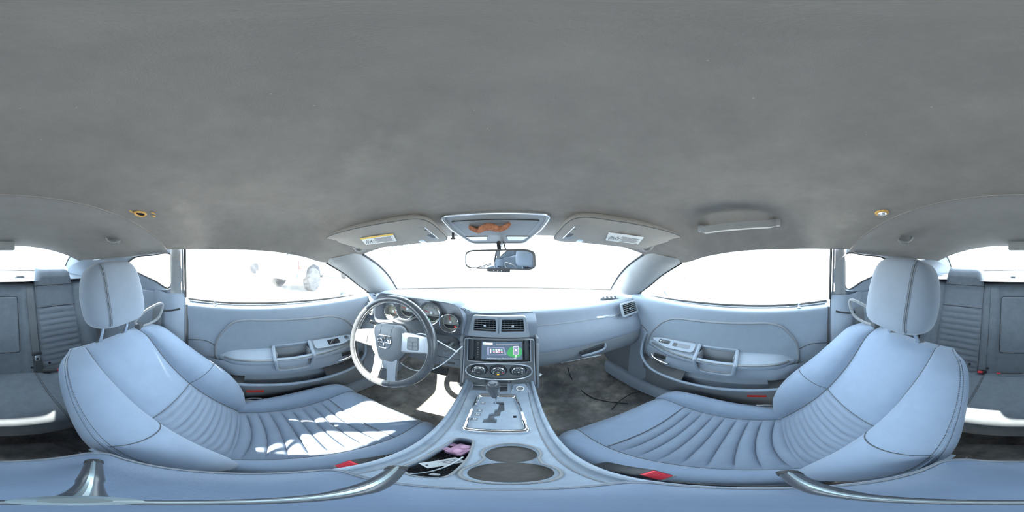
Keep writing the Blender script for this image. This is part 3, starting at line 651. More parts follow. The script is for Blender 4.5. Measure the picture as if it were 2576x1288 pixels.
# ---- centre stack
B().grid(lambda i, j: (lerp(-0.152, 0.142, i), lerp(lipp(lerp(-0.152, 0.142, i))[0]+0.004, interp([(0, 0.640), (0.05, 0.634), (0.27, 0.617), (0.32, 0.612), (1, 0.585)], j), min(1, j*12)), lerp(lipp(lerp(-0.152, 0.142, i))[1]-0.003, -0.625, j)), 9, 31, flip=True).build('stack_face', M_dash, dash)
for sx in (-1, 1):
    B().box((-0.005+sx*0.1405, 0.72, -0.48), (0.010, 0.27, 0.30), 0.003).build('stack_flank', M_dash2, dash)
    B().box((-0.005+sx*0.139, 0.592, -0.482), (0.010, 0.03, 0.256), 0.004, Matrix.Identity(4)).build('stack_edge', M_grey, dash)
VF = frame((-0.007, 0.622, -0.284), (1, 0, 0), (0, 0.018, 0.088))
vo = roundpoly([(-0.100, 0.043), (-0.116, -0.046), (0.116, -0.046), (0.100, 0.043)], 0.012, 5)
def vhole(sx): return [(sx*0.052+x, y+0.005) for x, y in roundpoly([(-0.050*0.92, 0.033), (-0.050, -0.033), (0.050, -0.033), (0.050*0.92, 0.033)], 0.006, 4)]
vbb = B().holed(vo, [vhole(-1), vhole(1)], 0.020, VF); vbb.loft([[VF @ Vector((x*1.02, y*1.03, 0.0)) for x, y in vo], [VF @ Vector((x, y, 0.020)) for x, y in vo]])
vb = vbb.build('vent_bezel', M_vent, dash)
for sx in (-1, 1): vent(vb, VF @ Matrix.Translation((sx*0.052, 0.005, 0.014)), 0.102, 0.068, 5, 5, 0.92)
SK = frame((-0.006, 0.594, -0.470), (1, 0, 0), (0, 0.03, 0.26))     # stack bezel plane, z toward the seats
so = roundpoly([(-0.130, 0.130), (-0.128, -0.120), (0.128, -0.120), (0.130, 0.130)], 0.012, 5)
OPN = rrect(0.232, 0.112, 0.004, 3, 0, 0.076)
OV = [(0.118*math.copysign(abs(math.cos(a))**0.62, math.cos(a)), -0.031+0.044*math.copysign(abs(math.sin(a))**0.85, math.sin(a))) for a in [k*2*math.pi/48 for k in range(48)]]
STR = rrect(0.096, 0.014, 0.002, 3, -0.002, -0.091)
bz_ = B().holed(so, [OPN, OV, STR], 0.010, SK); bz_.loft([[SK @ Vector((p[0], p[1], 0.010)) for p in so], [SK @ Vector((p[0]*1.01, p[1]*1.01, 0.0)) for p in so]])
for hole, dp in ((OPN, -0.006), (OV, 0.0), (STR, 0.002)): bz_.loft([[SK @ Vector((p[0], p[1], dp)) for p in hole], [SK @ Vector((p[0], p[1], 0.010)) for p in hole]])
bz = bz_.build('stack_bezel', M_stack, dash, label='glossy dark bezel around the stereo and climate dials')
B().tube([SK @ Vector((p[0], p[1], 0.011)) for p in so], 0.0022, 6, closed=True).build('bezel_rim', M_satin, bz)
B().tube([SK @ Vector((p[0], p[1], 0.011)) for p in OPN], 0.0020, 6, closed=True).build('opening_rim', M_satin, bz)
B().box((0, 0.133, 0.010), (0.20, 0.012, 0.012), 0.005, SK).build('brow', M_stack, bz)
B().prism(OPN, 0.002, SK @ Matrix.Translation((0, 0, -0.008))).build('opening_back', M_black, bz)
for sx in (-1, 1): B().box((sx*0.103, 0.076, 0.000), (0.018, 0.102, 0.008), 0.002, SK).build('filler_strip', M_dark, bz)
# climate oval
ov = B().prism(OV, 0.002, SK).build('climate_panel', M_stack, dash)
B().tube([SK @ Vector((p[0]*1.01, -0.031+(p[1]+0.031)*1.02, 0.0115)) for p in OV], 0.0034, 8, closed=True).build('climate_rim', M_satin, ov)
kx = (-0.072, -0.002, 0.070)
for k in range(3):
    KF = SK @ Matrix.Translation((kx[k], -0.028, 0.002))
    B().lathe([(0.0315, 0.0), (0.031, 0.002), (0.028, -0.0015), (0.0, -0.0015)], KF, 32).build('dial_well', M_black, ov)
    kn = B().lathe([(0.025, 0.0), (0.0252, 0.010), (0.0237, 0.014), (0.0215, 0.0155)], KF, 36).build('climate_dial', M_chrome, ov, label='round climate dial with chrome ring')
    B().lathe([(0.022, 0.0150), (0.021, 0.0158), (0.0, 0.0158)], KF, 32).build('dial_face', M_dark, kn)
    T = KF @ Matrix.Translation((0, 0, 0.0162))
    if k == 0:
        B().tube([T @ Vector((0.0155*math.cos(a), 0.0155*math.sin(a), 0)) for a in [math.radians(q) for q in range(20, 171, 10)]], [0.0003+0.00010*q for q in range(16)], 5).build('fan_mark', M_white, kn)
        B().text('OFF', 0.005, T @ Matrix.Translation((-0.014, -0.003, 0)), 0.0001).build('dial_mark', M_white, kn)
        B().text('A/C', 0.006, T @ Matrix.Translation((0, -0.007, 0)), 0.0001).build('dial_mark', M_white, kn)
    elif k == 1:
        for q in range(5): a = math.radians(160-35*q); B().box((0.0155*math.cos(a), 0.0155*math.sin(a)-0.001, 0), (0.004, 0.0026, 0.0004), 0, T).build('dial_mark', M_white, kn)
        B().box((-0.017, -0.005, 0), (0.003, 0.003, 0.0004), 0, T).build('cold_mark', M_scrc, kn); B().box((0.017, -0.005, 0), (0.003, 0.003, 0.0004), 0, T).build('hot_mark', M_redl, kn)
        B().text('A/C', 0.007, T @ Matrix.Translation((0, -0.004, 0)), 0.0001).build('dial_mark', M_white, kn)
        B().prism(rrect(0.008, 0.004, 0.0012), 0.0006, T @ Matrix.Translation((0, -0.0135, 0))).build('lit_lamp', M_orange, kn, label='lit amber lamp')
    else:
        for q, (x, y) in enumerate(((-0.013, 0.001), (-0.006, 0.011), (0.004, 0.012), (0.013, 0.004), (0.013, -0.006), (0.0, -0.003))):
            B().add([(x-0.003, y-0.0015, 0), (x+0.003, y-0.0015, 0), (x+0.001, y+0.002, 0), (x-0.002, y+0.001, 0)], [(0, 1, 2, 3)], T).build('vent_mark', M_white, kn)
# switch strip under the dials
stp = B().prism(STR, 0.003, SK @ Matrix.Translation((0, 0, 0.001))).build('switch_strip', M_black, dash)
for x, w, m_ in ((-0.032, 0.030, M_dark), (-0.008, 0.016, M_dark), (0.014, 0.026, M_dark), (0.036, 0.016, M_dark)):
    B().box((x, -0.091, 0.006), (w, 0.010, 0.005), 0.001, SK).build('switch', m_, stp)
B().add([(-0.0125, -0.0945, 0.0087), (-0.0035, -0.0945, 0.0087), (-0.008, -0.0875, 0.0087)], [(0, 1, 2)], SK).build('hazard_triangle', M_needle, stp, label='red hazard triangle')
B().lathe([(0.002, 0.0088), (0, 0.0088)], SK @ Matrix.Translation((0.036, -0.0895, 0)), 10).build('switch_mark', M_white, stp)
# ---- side vents
vent(dash, frame(at(1575, 773, X=0.625)+Vector((0.0, -0.022, 0)), (1, 0.10, 0), (0, 0.30, 1)), 0.122, 0.076, 5, 4, 0.95)
vent(dash, frame((-0.672, 0.628, -0.312), (1, -0.12, 0), (0, 0.25, 1)), 0.075, 0.066, 5, 4, 0.95)
# demister grille at the passenger corner of the dash top
dg_ = B().prism(roundpoly([(-0.07, -0.02), (0.05, -0.03), (0.06, 0.0), (-0.02, 0.03)], 0.01, 4), 0.002, frame((0.585, 0.775, -0.2515), (1, -0.1, 0), (0.1, 1, 0.03))).build('demister_grille', M_hole, dash)
for k in range(5): B().box((-0.045+k*0.024, -0.004, 0.003), (0.010, 0.040-0.002*abs(k-2), 0.004), 0.001, frame((0.585, 0.775, -0.2515), (1, -0.1, 0), (0.1, 1, 0.03)) @ Matrix.Rotation(-0.35, 4, 'Z')).build('slat', M_dash, dg_)
# ---- instrument cluster
RIMO = roundpoly([(-0.146, -0.372), (-0.143, -0.250), (-0.172, -0.197), (-0.40, -0.191), (-0.585, -0.197), (-0.620, -0.250), (-0.625, -0.372), (-0.53, -0.392), (-0.24, -0.392)], 0.030, 5)
cxz = (-0.384, -0.29)
def ringo(k, Y, dz=0): return [Vector((cxz[0]+(x-cxz[0])*k, Y, cxz[1]+(z-cxz[1])*k+dz)) for x, z in RIMO]
hood = B().loft([ringo(1.06, 0.66, 0.0), ringo(1.035, 0.626), ringo(1.0, 0.615), ringo(0.985, 0.618), ringo(0.95, 0.700)]).build('instrument_hood', M_dash, dash, sharp=60)
CF = frame((cxz[0], 0.695, cxz[1]), (1, 0, 0), (0, 0, 1))
panel_o = [(p.x-cxz[0], p.z-cxz[1]) for p in ringo(0.97, 0.7)]
clu = B().prism(panel_o[::-1], 0.004, CF).build('gauge_panel', M_satin, dash, label='silver gauge panel')
def gauge(x, z, r, ny, ang, marks, dial=M_dial):
    GF = frame((x, 0.690, z), (1, 0, 0), (0, 0.10, 1))
    gg = B().lathe([(r*1.02, 0.0), (r*1.03, 0.030), (r*0.99, 0.034), (r*0.95, 0.030), (r*0.90, 0.001), (r*0.6, 0.0005)], GF, 40).build('gauge', M_grey, clu, label='round gauge in a deep chrome ringed can')
    B().tube([GF @ Vector((r*math.cos(a), r*math.sin(a), 0.033)) for a in [k*math.pi/20 for k in range(40)]], 0.0025, 6, closed=True).build('gauge_ring', M_chrome, gg)
    B().lathe([(r*0.90, 0.0015), (r*0.80, 0.0035)], GF, 36).build('gauge_step', M_cream, gg)
    B().lathe([(r*0.80, 0.0035), (0, 0.0035)], GF, 36).build('gauge_face', dial, gg)
    low = [(r*0.79*math.cos(a), r*0.79*math.sin(a)) for a in [math.radians(q) for q in range(205, 336, 10)]]
    B().prism(low, 0.0006, GF @ Matrix.Translation((0, 0, 0.0038))).build('gauge_window', M_black, gg)
    for k in range(marks):
        a = math.radians(lerp(195, -15, k/(marks-1)))
        B().box((r*0.68, 0, 0.0042), (r*0.10, r*0.035, 0.0004), 0, GF @ Matrix.Rotation(a, 4, 'Z')).build('tick', M_ink, gg)
    B().box((r*0.33, 0, 0.006), (r*0.72, r*0.05, 0.001), 0, GF @ Matrix.Rotation(math.radians(ang), 4, 'Z')).build('needle', M_needle, gg)
    B().lathe([(r*0.16, 0.005), (r*0.14, 0.009), (0, 0.009)], GF, 20).build('needle_cap', M_dial, gg)
    return gg, GF
g1, f1 = gauge(-0.545, -0.312, 0.043, 0, -30, 5, M_cream)
g2, f2 = gauge(-0.452, -0.277, 0.055, 0, 185, 9)
g3, f3 = gauge(-0.318, -0.277, 0.055, 0, 172, 8)
g4, f4 = gauge(-0.222, -0.312, 0.044, 0, 105, 5)
for k in range(1, 7):
    a = math.radians(lerp(185, 5, k/7)); B().text(str(k), 0.008, f3 @ Matrix.Translation((0.029*math.cos(a), 0.029*math.sin(a), 0.0045)), 0.0001).build('numeral', M_ink, g3)
for k in range(1, 7):
    a = math.radians(lerp(185, 5, k/7)); B().text(str(k*20), 0.006, f2 @ Matrix.Translation((0.030*math.cos(a), 0.030*math.sin(a), 0.0045)), 0.0001).build('numeral', M_ink, g2)
B().box((-0.008, -0.036, 0.006), (0.006, 0.006, 0.001), 0, f3).build('lit_lamp', M_greenl, g3); B().box((0.022, -0.022, 0.006), (0.007, 0.007, 0.001), 0, f4).build('lit_lamp', M_redl, g4)
B().text('C', 0.008, f4 @ Matrix.Translation((-0.022, 0.008, 0.0045)), 0.0001).build('numeral', M_ink, g4); B().text('H', 0.008, f4 @ Matrix.Translation((0.022, 0.008, 0.0045)), 0.0001).build('numeral', M_ink, g4)
# ---- driver's lower dash
LD = [(0, (0.655, -0.375)), (0.08, (0.632, -0.388)), (0.25, (0.606, -0.415)), (0.5, (0.596, -0.455)), (0.75, (0.602, -0.500)), (0.9, (0.63, -0.530)), (1, (0.78, -0.548))]
def ld(i, j): y, z = interp(LD, j); return (lerp(-0.722, -0.138, i), y, z)
B().grid(ld, 31, 27, flip=True).build('knee_panel', M_dash2, dash, sharp=70)
B().tube([ld(k/20, 0.52) for k in range(21)], 0.0018, 5).build('seam', M_dark, dash)
B().box((-0.19, 0.598, -0.487), (0.030, 0.004, 0.016), 0.001).build('knee_clip', M_dark, dash)
B().grid(lambda i, j: (lerp(-0.722, -0.625, i), interp([(0, 0.642), (1, 0.64)], j), lerp(-0.232, -0.392, j)), 5, 9, flip=True).build('end_panel', M_dash, dash)
# steering column shroud and stalk
B().loft([[Vector((-0.385+0.062*math.cos(a), 0.70-0*0, -0.375+0.050*math.sin(a))) for a in [k*math.pi/10 for k in range(20)]], [Vector((-0.385+0.055*math.cos(a), 0.53, -0.363+0.045*math.sin(a))) for a in [k*math.pi/10 for k in range(20)]]], caps=True).build('column_shroud', M_dash2, dash)
B().tube(curve([(-0.43, 0.545, -0.345), (-0.50, 0.535, -0.335), (-0.555, 0.525, -0.330)], 10), [0.006]*6+[0.009]*4, 8).build('turn_stalk', M_dark, dash)
# ignition
ig = at(1141, 860, Y=0.600)
IF = frame(ig, (1, 0, 0), (0, 0.4, 1))
B().lathe([(0.021, -0.004), (0.021, 0.003), (0.017, 0.006), (0.012, 0.006)], IF, 24).build('ignition_switch', M_dark, dash)

# ================================================================== STEREO
st = thing('car_stereo', 'aftermarket touchscreen stereo lit up with a phone connection page', 'car stereo', tuple(SK @ Vector((0, 0.02, 0))))
SR = SK @ Matrix.Translation((0, 0.076, 0.004))
B().box((0, 0, -0.012), (0.180, 0.102, 0.030), 0.003, SR).build('body', M_black, st)
sc = B().prism(rrect(0.150, 0.088, 0.002), 0.001, SR @ Matrix.Translation((0.011, 0.0, 0.0035))).build('screen', M_scr, st, label='lit screen with phone and car display pictures')
Q = SR @ Matrix.Translation((0.011, 0.0, 0.005))
def sq(x, y, w, h, m_, nm, r=0.001, dz=0): return B().prism(rrect(w, h, r, 2), 0.0003, Q @ Matrix.Translation((x, y, dz))).build(nm, m_, sc)
sq(-0.052, 0.035, 0.036, 0.010, M_scrw, 'title_box'); sq(-0.065, 0.0355, 0.006, 0.006, M_scrc, 'title_icon', 0.001, 0.0004)
B().text('Apple CarPlay', 0.0046, Q @ Matrix.Translation((-0.047, 0.035, 0.0005)), 0.0001).build('title_text', M_scrp, sc)
B().text('Apple CarPlay and other marks are trademarks of Apple Inc.', 0.0042, Q @ Matrix.Translation((0.020, 0.0345, 0.0004)), 0.0001, sx=0.82).build('notice_text', M_scrw, sc)
B().text('Just Connect your iPhone to the USB.', 0.0070, Q @ Matrix.Translation((0.0, -0.036, 0.0004)), 0.0001, sx=0.98).build('prompt_text', M_scrw, sc)
B().add([(-0.055, 0.020, 0), (0.008, 0.020, 0), (0.017, -0.018, 0), (-0.055, -0.022, 0)], [(0, 3, 2, 1)], Q @ Matrix.Translation((0, 0, 0.0003))).build('display_picture', M_scrl, sc)
B().add([(-0.046, 0.016, 0), (0.004, 0.015, 0), (0.010, -0.013, 0), (-0.046, -0.017, 0)], [(0, 3, 2, 1)], Q @ Matrix.Translation((0, 0, 0.0006))).build('display_inner', M_scr, sc)
for r_ in range(2):
    for c_ in range(4): sq(-0.030+c_*0.0095+r_*0.001, 0.007-r_*0.0105, 0.0072, 0.0066, [M_scrc, M_scrw, M_scrw, M_scrc, M_scrp, M_scrw, M_scrp, M_scrp][r_*4+c_], 'app_icon', 0.0015, 0.001)
sq(-0.041, 0.001, 0.004, 0.022, M_scrw, 'side_bar', 0.001, 0.001)
gl = [(0.048+0.030*math.cos(a)*(1+0.1*math.sin(4*a)), -0.004+0.027*math.sin(a)) for a in [k*math.pi/16 for k in range(32)]]
B().prism([(min(x, 0.073), y) for x, y in gl], 0.0002, Q @ Matrix.Translation((0, 0, 0.0002))).build('green_glow', M_scrg, sc)
sq(0.051, 0.003, 0.021, 0.043, M_scrw, 'phone_outline', 0.003, 0.0006); sq(0.051, 0.003, 0.0175, 0.039, M_scrl, 'phone_screen', 0.002, 0.001); sq(0.051, 0.006, 0.006, 0.006, M_scrw, 'phone_icon', 0.0015, 0.0014); sq(0.051, -0.024, 0.0035, 0.014, M_scrw, 'phone_cable', 0.001, 0.0008)
for k in range(7): B().box((-0.078, 0.036-k*0.0115, 0.004), (0.005, 0.003+0.001*(k % 3), 0.001), 0, SR).build('side_button', M_grey, st)
B().text('Pioneer', 0.006, SR @ Matrix.Translation((0.004, -0.0475, 0.0036)), 0.0001).build('maker_name', M_grey, st)

# ================================================================== STEERING WHEEL
swc = Vector((-0.385, 0.450, -0.353)); ROLL = math.radians(11)
wf0 = frame(swc, (1, 0, 0), (0, math.sin(math.radians(20)), math.cos(math.radians(20))))
WF = wf0 @ Matrix.Rotation(ROLL, 4, 'Z')
sw = thing('steering_wheel', 'black leather steering wheel with silver spokes', 'steering wheel', tuple(swc))
R0 = 0.186
def rimp(a, dr=0, dz=0): return WF @ Vector(((R0+dr)*math.cos(a), (R0+dr)*math.sin(a), dz))
vs = B()
def rimsec(i, j):
    a = 2*math.pi*i; p = 2*math.pi*j; fat = 1+0.10*math.exp(-((math.sin(a*1)-0.35)/0.25)**2)
    r = 0.0165*fat; return WF @ Vector(((R0+r*0.92*math.cos(p))*math.cos(a), (R0+r*0.92*math.cos(p))*math.sin(a), r*math.sin(p)))
vs.grid(rimsec, 96, 18, True, True, flip=True).build('rim', M_leather, sw, sharp=80)
for q in (35, 145, 200, 258, 282, 340): 
    a = math.radians(q); B().tube([WF @ Vector(((R0+0.0160*math.cos(p))*math.cos(a), (R0+0.0160*math.cos(p))*math.sin(a), 0.0172*math.sin(p))) for p in [k*math.pi/9 for k in range(18)]], 0.0008, 5, closed=True).build('rim_seam', M_dark, sw)
B().tube([rimp(math.radians(q), -0.0145, 0.006) for q in range(0, 360, 4)], 0.0013, 5, closed=True).build('rim_stitching', M_thread, sw)
# hub (airbag cover)
HUB = roundpoly([(-0.080, 0.045), (-0.060, 0.072), (0.060, 0.072), (0.080, 0.045), (0.074, -0.035), (0.036, -0.082), (-0.036, -0.082), (-0.074, -0.035)], 0.016, 4)
DI = 0.026
def dz_(x, y): return -DI*max(0, 1-math.hypot(x, y)/0.178)
def hubring(k, z): return [WF @ Vector((x*k, y*k, z-DI)) for x, y in HUB]
B().loft([hubring(1.06, -0.03), hubring(1.06, 0.012), hubring(1.0, 0.026), hubring(0.80, 0.036), hubring(0.45, 0.040), hubring(0.05, 0.041)], caps=True).build('airbag_cover', M_hub, sw, sharp=50)
for sx in (-1, 1): B().tube(curve([WF @ Vector((sx*0.030, 0.070, 0.028-DI)), WF @ Vector((sx*0.026, 0.045, 0.0385-DI)), WF @ Vector((sx*0.028, -0.02, 0.0395-DI)), WF @ Vector((sx*0.040, -0.072, 0.029-DI))], 16), 0.0012, 5).build('cover_ridge', M_hub, sw)
B().loft([hubring(1.12, -0.012), hubring(1.16, -0.012), hubring(1.13, 0.010), hubring(1.08, 0.012)]).build('hub_collar', M_dark, sw)
# emblem: shield outline with a cross and a horned head, as on the wheel
EM = WF @ Matrix.Translation((0, 0.002, 0.0415-DI))
shield = roundpoly([(-0.030, 0.026), (0.030, 0.026), (0.030, -0.008), (0.018, -0.026), (-0.018, -0.026), (-0.030, -0.008)], 0.010, 4)
em = B().tube([EM @ Vector((x, y, 0.001)) for x, y in shield], 0.0028, 8, closed=True).build('emblem', M_chrome, sw, label='chrome shield emblem with a cross')
for sx in (-1, 1):
    B().box((sx*0.004, 0.012, 0.001), (0.0035, 0.026, 0.004), 0.001, EM).build('emblem_bar', M_chrome, em)
    B().box((sx*0.017, -0.003, 0.001), (0.024, 0.004, 0.004), 0.001, EM).build('emblem_bar', M_chrome, em)
    B().tube(curve([EM @ Vector((sx*0.006, 0.004, 0.002)), EM @ Vector((sx*0.014, 0.012, 0.002)), EM @ Vector((sx*0.021, 0.004, 0.002)), EM @ Vector((sx*0.016, -0.008, 0.002))], 10), 0.0022, 6).build('emblem_horn', M_chrome, em)
B().box((0, -0.014, 0.001), (0.008, 0.020, 0.004), 0.001, EM).build('emblem_bar', M_chrome, em)
# spokes
for sx in (-1, 1):
    sp = B().loft([[WF @ Vector((sx*x, y, z+dz_(x, 0))) for (y, z) in pr] for x, pr in ((0.070, [(0.050, 0.012), (0.045, 0.020), (-0.028, 0.020), (-0.034, 0.012), (-0.034, -0.01), (0.05, -0.01)]), (0.115, [(0.044, 0.012), (0.040, 0.018), (-0.024, 0.018), (-0.030, 0.010), (-0.030, -0.008), (0.044, -0.008)]), (0.160, [(0.034, 0.006), (0.030, 0.011), (-0.022, 0.011), (-0.027, 0.005), (-0.027, -0.008), (0.034, -0.008)]), (0.178, [(0.036, 0.002), (0.032, 0.006), (-0.026, 0.006), (-0.030, 0.0), (-0.030, -0.008), (0.036, -0.008)]))], caps=True).build('spoke', M_satin, sw, sharp=35)
    BFm = WF @ Matrix.Translation((sx*0.118, 0.008, 0.0178+dz_(0.112, 0)))
    pd = B().prism(rrect(0.046, 0.052, 0.008), 0.0018, BFm, 0.0008).build('button_pad', M_hub, sp)
    if sx > 0:
        B().prism(rrect(0.036, 0.014, 0.004), 0.003, BFm @ Matrix.Translation((0, 0.016, 0))).build('button', M_grey, pd)
        for bx in (-0.010, 0.010):
            for by in (-0.001, -0.016): B().prism(rrect(0.017, 0.012, 0.003), 0.003, BFm @ Matrix.Translation((bx, by, 0))).build('button', M_grey, pd)
    else: B().text('cruise', 0.008, BFm @ Matrix.Translation((0, 0.004, 0.002)), 0.0001).build('button_print', M_ink, pd)
    # lower V spokes
    B().loft([[WF @ Vector((sx*x0, y, z+dz_(0, y))), WF @ Vector((sx*x1, y, z+dz_(0, y))), WF @ Vector((sx*x1, y, z-0.012+dz_(0, y))), WF @ Vector((sx*x0, y, z-0.012+dz_(0, y)))] for (y, x0, x1, z) in ((-0.070, 0.008, 0.052, 0.014), (-0.11, 0.012, 0.050, 0.010), (-0.150, 0.018, 0.052, 0.006), (-0.176, 0.020, 0.060, 0.004))], caps=True).build('lower_spoke', M_satin, sw)
B().box((0, -0.095, -0.008), (0.05, 0.05, 0.010), 0.004, WF).build('spoke_web', M_satin, sw)

# ================================================================== CENTRE CONSOLE
ZC = -0.570
con = thing('center_console', 'grey centre console with cup holders, tray and padded armrest', 'center console', (0, 0.2, -0.93))
def chalf(Y): return interp([(-0.22, 0.106), (0.08, 0.104), (0.2, 0.104), (0.35, 0.108), (0.50, 0.114), (0.585, 0.116)], Y)
ys = [lerp(0.02, 0.585, k/30) for k in range(31)]
outer = [(-0.004+chalf(y), y) for y in ys]+[(-0.004-chalf(y), y) for y in ys[::-1]]
def fig8():
    c1 = (0.024, 0.143, 0.044); c2 = (0.027, 0.216, 0.039); o = []
    for k in range(33): a = math.radians(128-360+52*0)+0
    for q in range(142, 398+1, 8): a = math.radians(q); o.append((c1[0]+c1[2]*math.cos(a), c1[1]+c1[2]*math.sin(a)))
    for q in range(-34, 214+1, 8): a = math.radians(q); o.append((c2[0]+c2[2]*math.cos(a), c2[1]+c2[2]*math.sin(a)))
    return o
F8 = fig8()
TRAY = roundpoly([(-0.052, 0.106), (-0.024, 0.112), (-0.026, 0.20), (-0.033, 0.266), (-0.064, 0.270), (-0.076, 0.20), (-0.078, 0.13)], 0.012, 4)
CUB = roundpoly([(-0.100, 0.520), (0.025, 0.520), (0.025, 0.584), (-0.100, 0.584)], 0.006, 3)
PL = [(-0.066, 0.298), (0.066, 0.298), (0.062, 0.40), (0.052, 0.495), (-0.066, 0.495), (-0.069, 0.40)]
PO = roundpoly(PL, 0.014, 5); PI_ = [(-0.002+(x+0.002)*0.84, 0.397+(y-0.397)*0.86) for x, y in PO]
b = B().holed(outer, [F8, TRAY, CUB, [(-0.002+(x+0.002)*0.97, 0.397+(y-0.397)*0.97) for x, y in PI_]], ZC)
lo = [(x*0.985+0.0, y) for x, y in outer]
b.loft([[Vector((x, y, -0.93)) for x, y in [(x*0.98, y) for x, y in outer]], [Vector((x*1.0, y, ZC-0.05)) for x, y in outer], [Vector((x*1.0, y, ZC)) for x, y in outer]])
b.loft([[Vector((x, y, ZC)) for x, y in F8], [Vector((0.0255+(x-0.0255)*0.93, 0.18+(y-0.18)*0.95, ZC-0.004)) for x, y in F8], [Vector((0.0255+(x-0.0255)*0.86, 0.18+(y-0.18)*0.90, ZC-0.012)) for x, y in F8]])
b.loft([[Vector((x, y, ZC)) for x, y in TRAY], [Vector((-0.052+(x+0.052)*0.92, 0.19+(y-0.19)*0.97, ZC-0.05)) for x, y in TRAY]])
b.loft([[Vector((x, y, ZC)) for x, y in CUB], [Vector((x*0.95, y, ZC-0.03)) for x, y in CUB]])
body = b.build('body', M_cons, con, sharp=35)
B().prism(TRAY, -0.002, Matrix.Translation((0, 0, ZC-0.048))).build('tray_floor', M_black, con, label='gritty black tray bottom')
B().prism(CUB, -0.002, Matrix.Translation((0, 0, ZC-0.028))).build('cubby_floor', M_dash2, con)
B().tube([Vector((x, y, ZC+0.0005)) for x, y in F8], 0.0025, 6, closed=True).build('cup_rim', M_grey, con)
B().tube([Vector((x, y, ZC+0.0005)) for x, y in TRAY], 0.0020, 6, closed=True).build('tray_rim', M_grey, con)
for (cx_, cy_, r_) in ((0.024, 0.143, 0.036), (0.027, 0.216, 0.031)):
    B().lathe([(r_*1.1, ZC-0.010), (r_, ZC-0.014), (r_*0.98, ZC-0.075), (0, ZC-0.075)], Matrix.Translation((cx_, cy_, 0)), 32).build('cup_well', M_cup, con)
cw = B().holed([(x*0.9+0.0255*0.1, (y-0.18)*0.93+0.18) for x, y in F8], [[(0.024+0.0345*math.cos(a), 0.143+0.0345*math.sin(a)) for a in [k*math.pi/14 for k in range(28)]], [(0.027+0.0295*math.cos(a), 0.2165+0.0295*math.sin(a)) for a in [k*math.pi/14 for k in range(28)]]], ZC-0.011).build('cup_ledge', M_cons, con)
# edge mouldings along both sides
for s_ in (-1, 1):
    for off, r_ in ((0.0, 0.006), (-0.020, 0.0012)):
        B().tube([(-0.004+s_*(chalf(y)+off), y, ZC+0.001+(0.004 if off == 0 else 0)) for y in [lerp(-0.19, 0.58, k/40) for k in range(41)]], r_, 8).build('side_moulding' if off == 0 else 'edge_groove', M_cons if off == 0 else M_dash2, con)
# lighter outlet and coin pocket at the front
B().prism(roundpoly([(-0.034, -0.026), (0.034, -0.026), (0.020, 0.026), (-0.020, 0.026)], 0.008, 4), 0.004, frame((0.066, 0.532, ZC+0.002), (1, 0, 0), (0, 1, 0.25)), 0.002).build('outlet_base', M_cons, con)
so_ = B().lathe([(0.0125, 0.004), (0.0135, 0.007), (0.0105, 0.007), (0.010, -0.01), (0, -0.01)], frame((0.066, 0.530, ZC+0.003), (1, 0, 0), (0, 1, 0.25)), 24).build('power_outlet', M_grey, con)
B().tube([frame((0.066, 0.530, ZC+0.003), (1, 0, 0), (0, 1, 0.25)) @ Vector((0.0120*math.cos(a), 0.0120*math.sin(a), 0.007)) for a in [k*math.pi/12 for k in range(24)]], 0.0022, 6, closed=True).build('outlet_ring', M_white, so_, label='white ring of the power outlet')
B().lathe([(0.0098, 0.001), (0, 0.001)], frame((0.066, 0.530, ZC+0.003), (1, 0, 0), (0, 1, 0.25)), 20).build('outlet_hole', M_hole, so_)
# shift plate with chrome frame and the zigzag gate
GATE = [(-0.014, 0.453), (0.014, 0.453), (0.015, 0.444), (0.016, 0.405), (0.007, 0.400), (0.006, 0.378), (-0.007, 0.373), (-0.006, 0.364), (0.000, 0.360), (0.000, 0.342), (-0.030, 0.342), (-0.030, 0.358), (-0.022, 0.364), (-0.020, 0.386), (-0.010, 0.390), (-0.008, 0.410), (-0.001, 0.414), (0.001, 0.440), (-0.014, 0.442)]
HOL = [(0.036, 0.368), (0.044, 0.368), (0.044, 0.379), (0.036, 0.379)]
pb = B().holed(PI_, [GATE, HOL], ZC+0.005)
pb.loft([[Vector((x, y, ZC-0.010)) for x, y in GATE], [Vector((x, y, ZC+0.005)) for x, y in GATE]]); pb.loft([[Vector((x, y, ZC-0.010)) for x, y in HOL], [Vector((x, y, ZC+0.005)) for x, y in HOL]])
pl = pb.build('shift_plate', M_cons, con, label='grey shift plate with zigzag gate')
gx = lambda p: (p[0], p[1])
B().prism([gx(p) for p in GATE][::-1], -0.001, Matrix.Translation((0, 0, ZC-0.008))).build('gate_floor', M_dash2, pl)
B().prism(HOL[::-1] if False else HOL, -0.001, Matrix.Translation((0, 0, ZC-0.007))).build('lock_hole', M_hole, pl)
def pring(k, z): return [Vector((-0.002+(x+0.002)*k, 0.397+(y-0.397)*k, z)) for x, y in PO]
B().loft([pring(1.02, ZC), pring(1.015, ZC+0.006), pring(0.975, ZC+0.012), pring(0.90, ZC+0.012), pring(0.835, ZC+0.004)]).build('chrome_frame', M_chrome, pl, sharp=60, label='chrome frame around the shift plate')
for k, (ch, x, y) in enumerate((('P', -0.043, 0.441), ('R', -0.045, 0.399), ('N', -0.047, 0.379), ('D', -0.049, 0.356))):
    kb = B().prism(rrect(0.014, 0.012, 0.001), 0.0008, Matrix.Translation((x, y, ZC+0.005))).build('gear_mark', M_dash2, pl)
    B().text(ch, 0.0105, Matrix.Translation((x, y, ZC+0.0062)), 0.0001).build('gear_letter', M_white, kb)
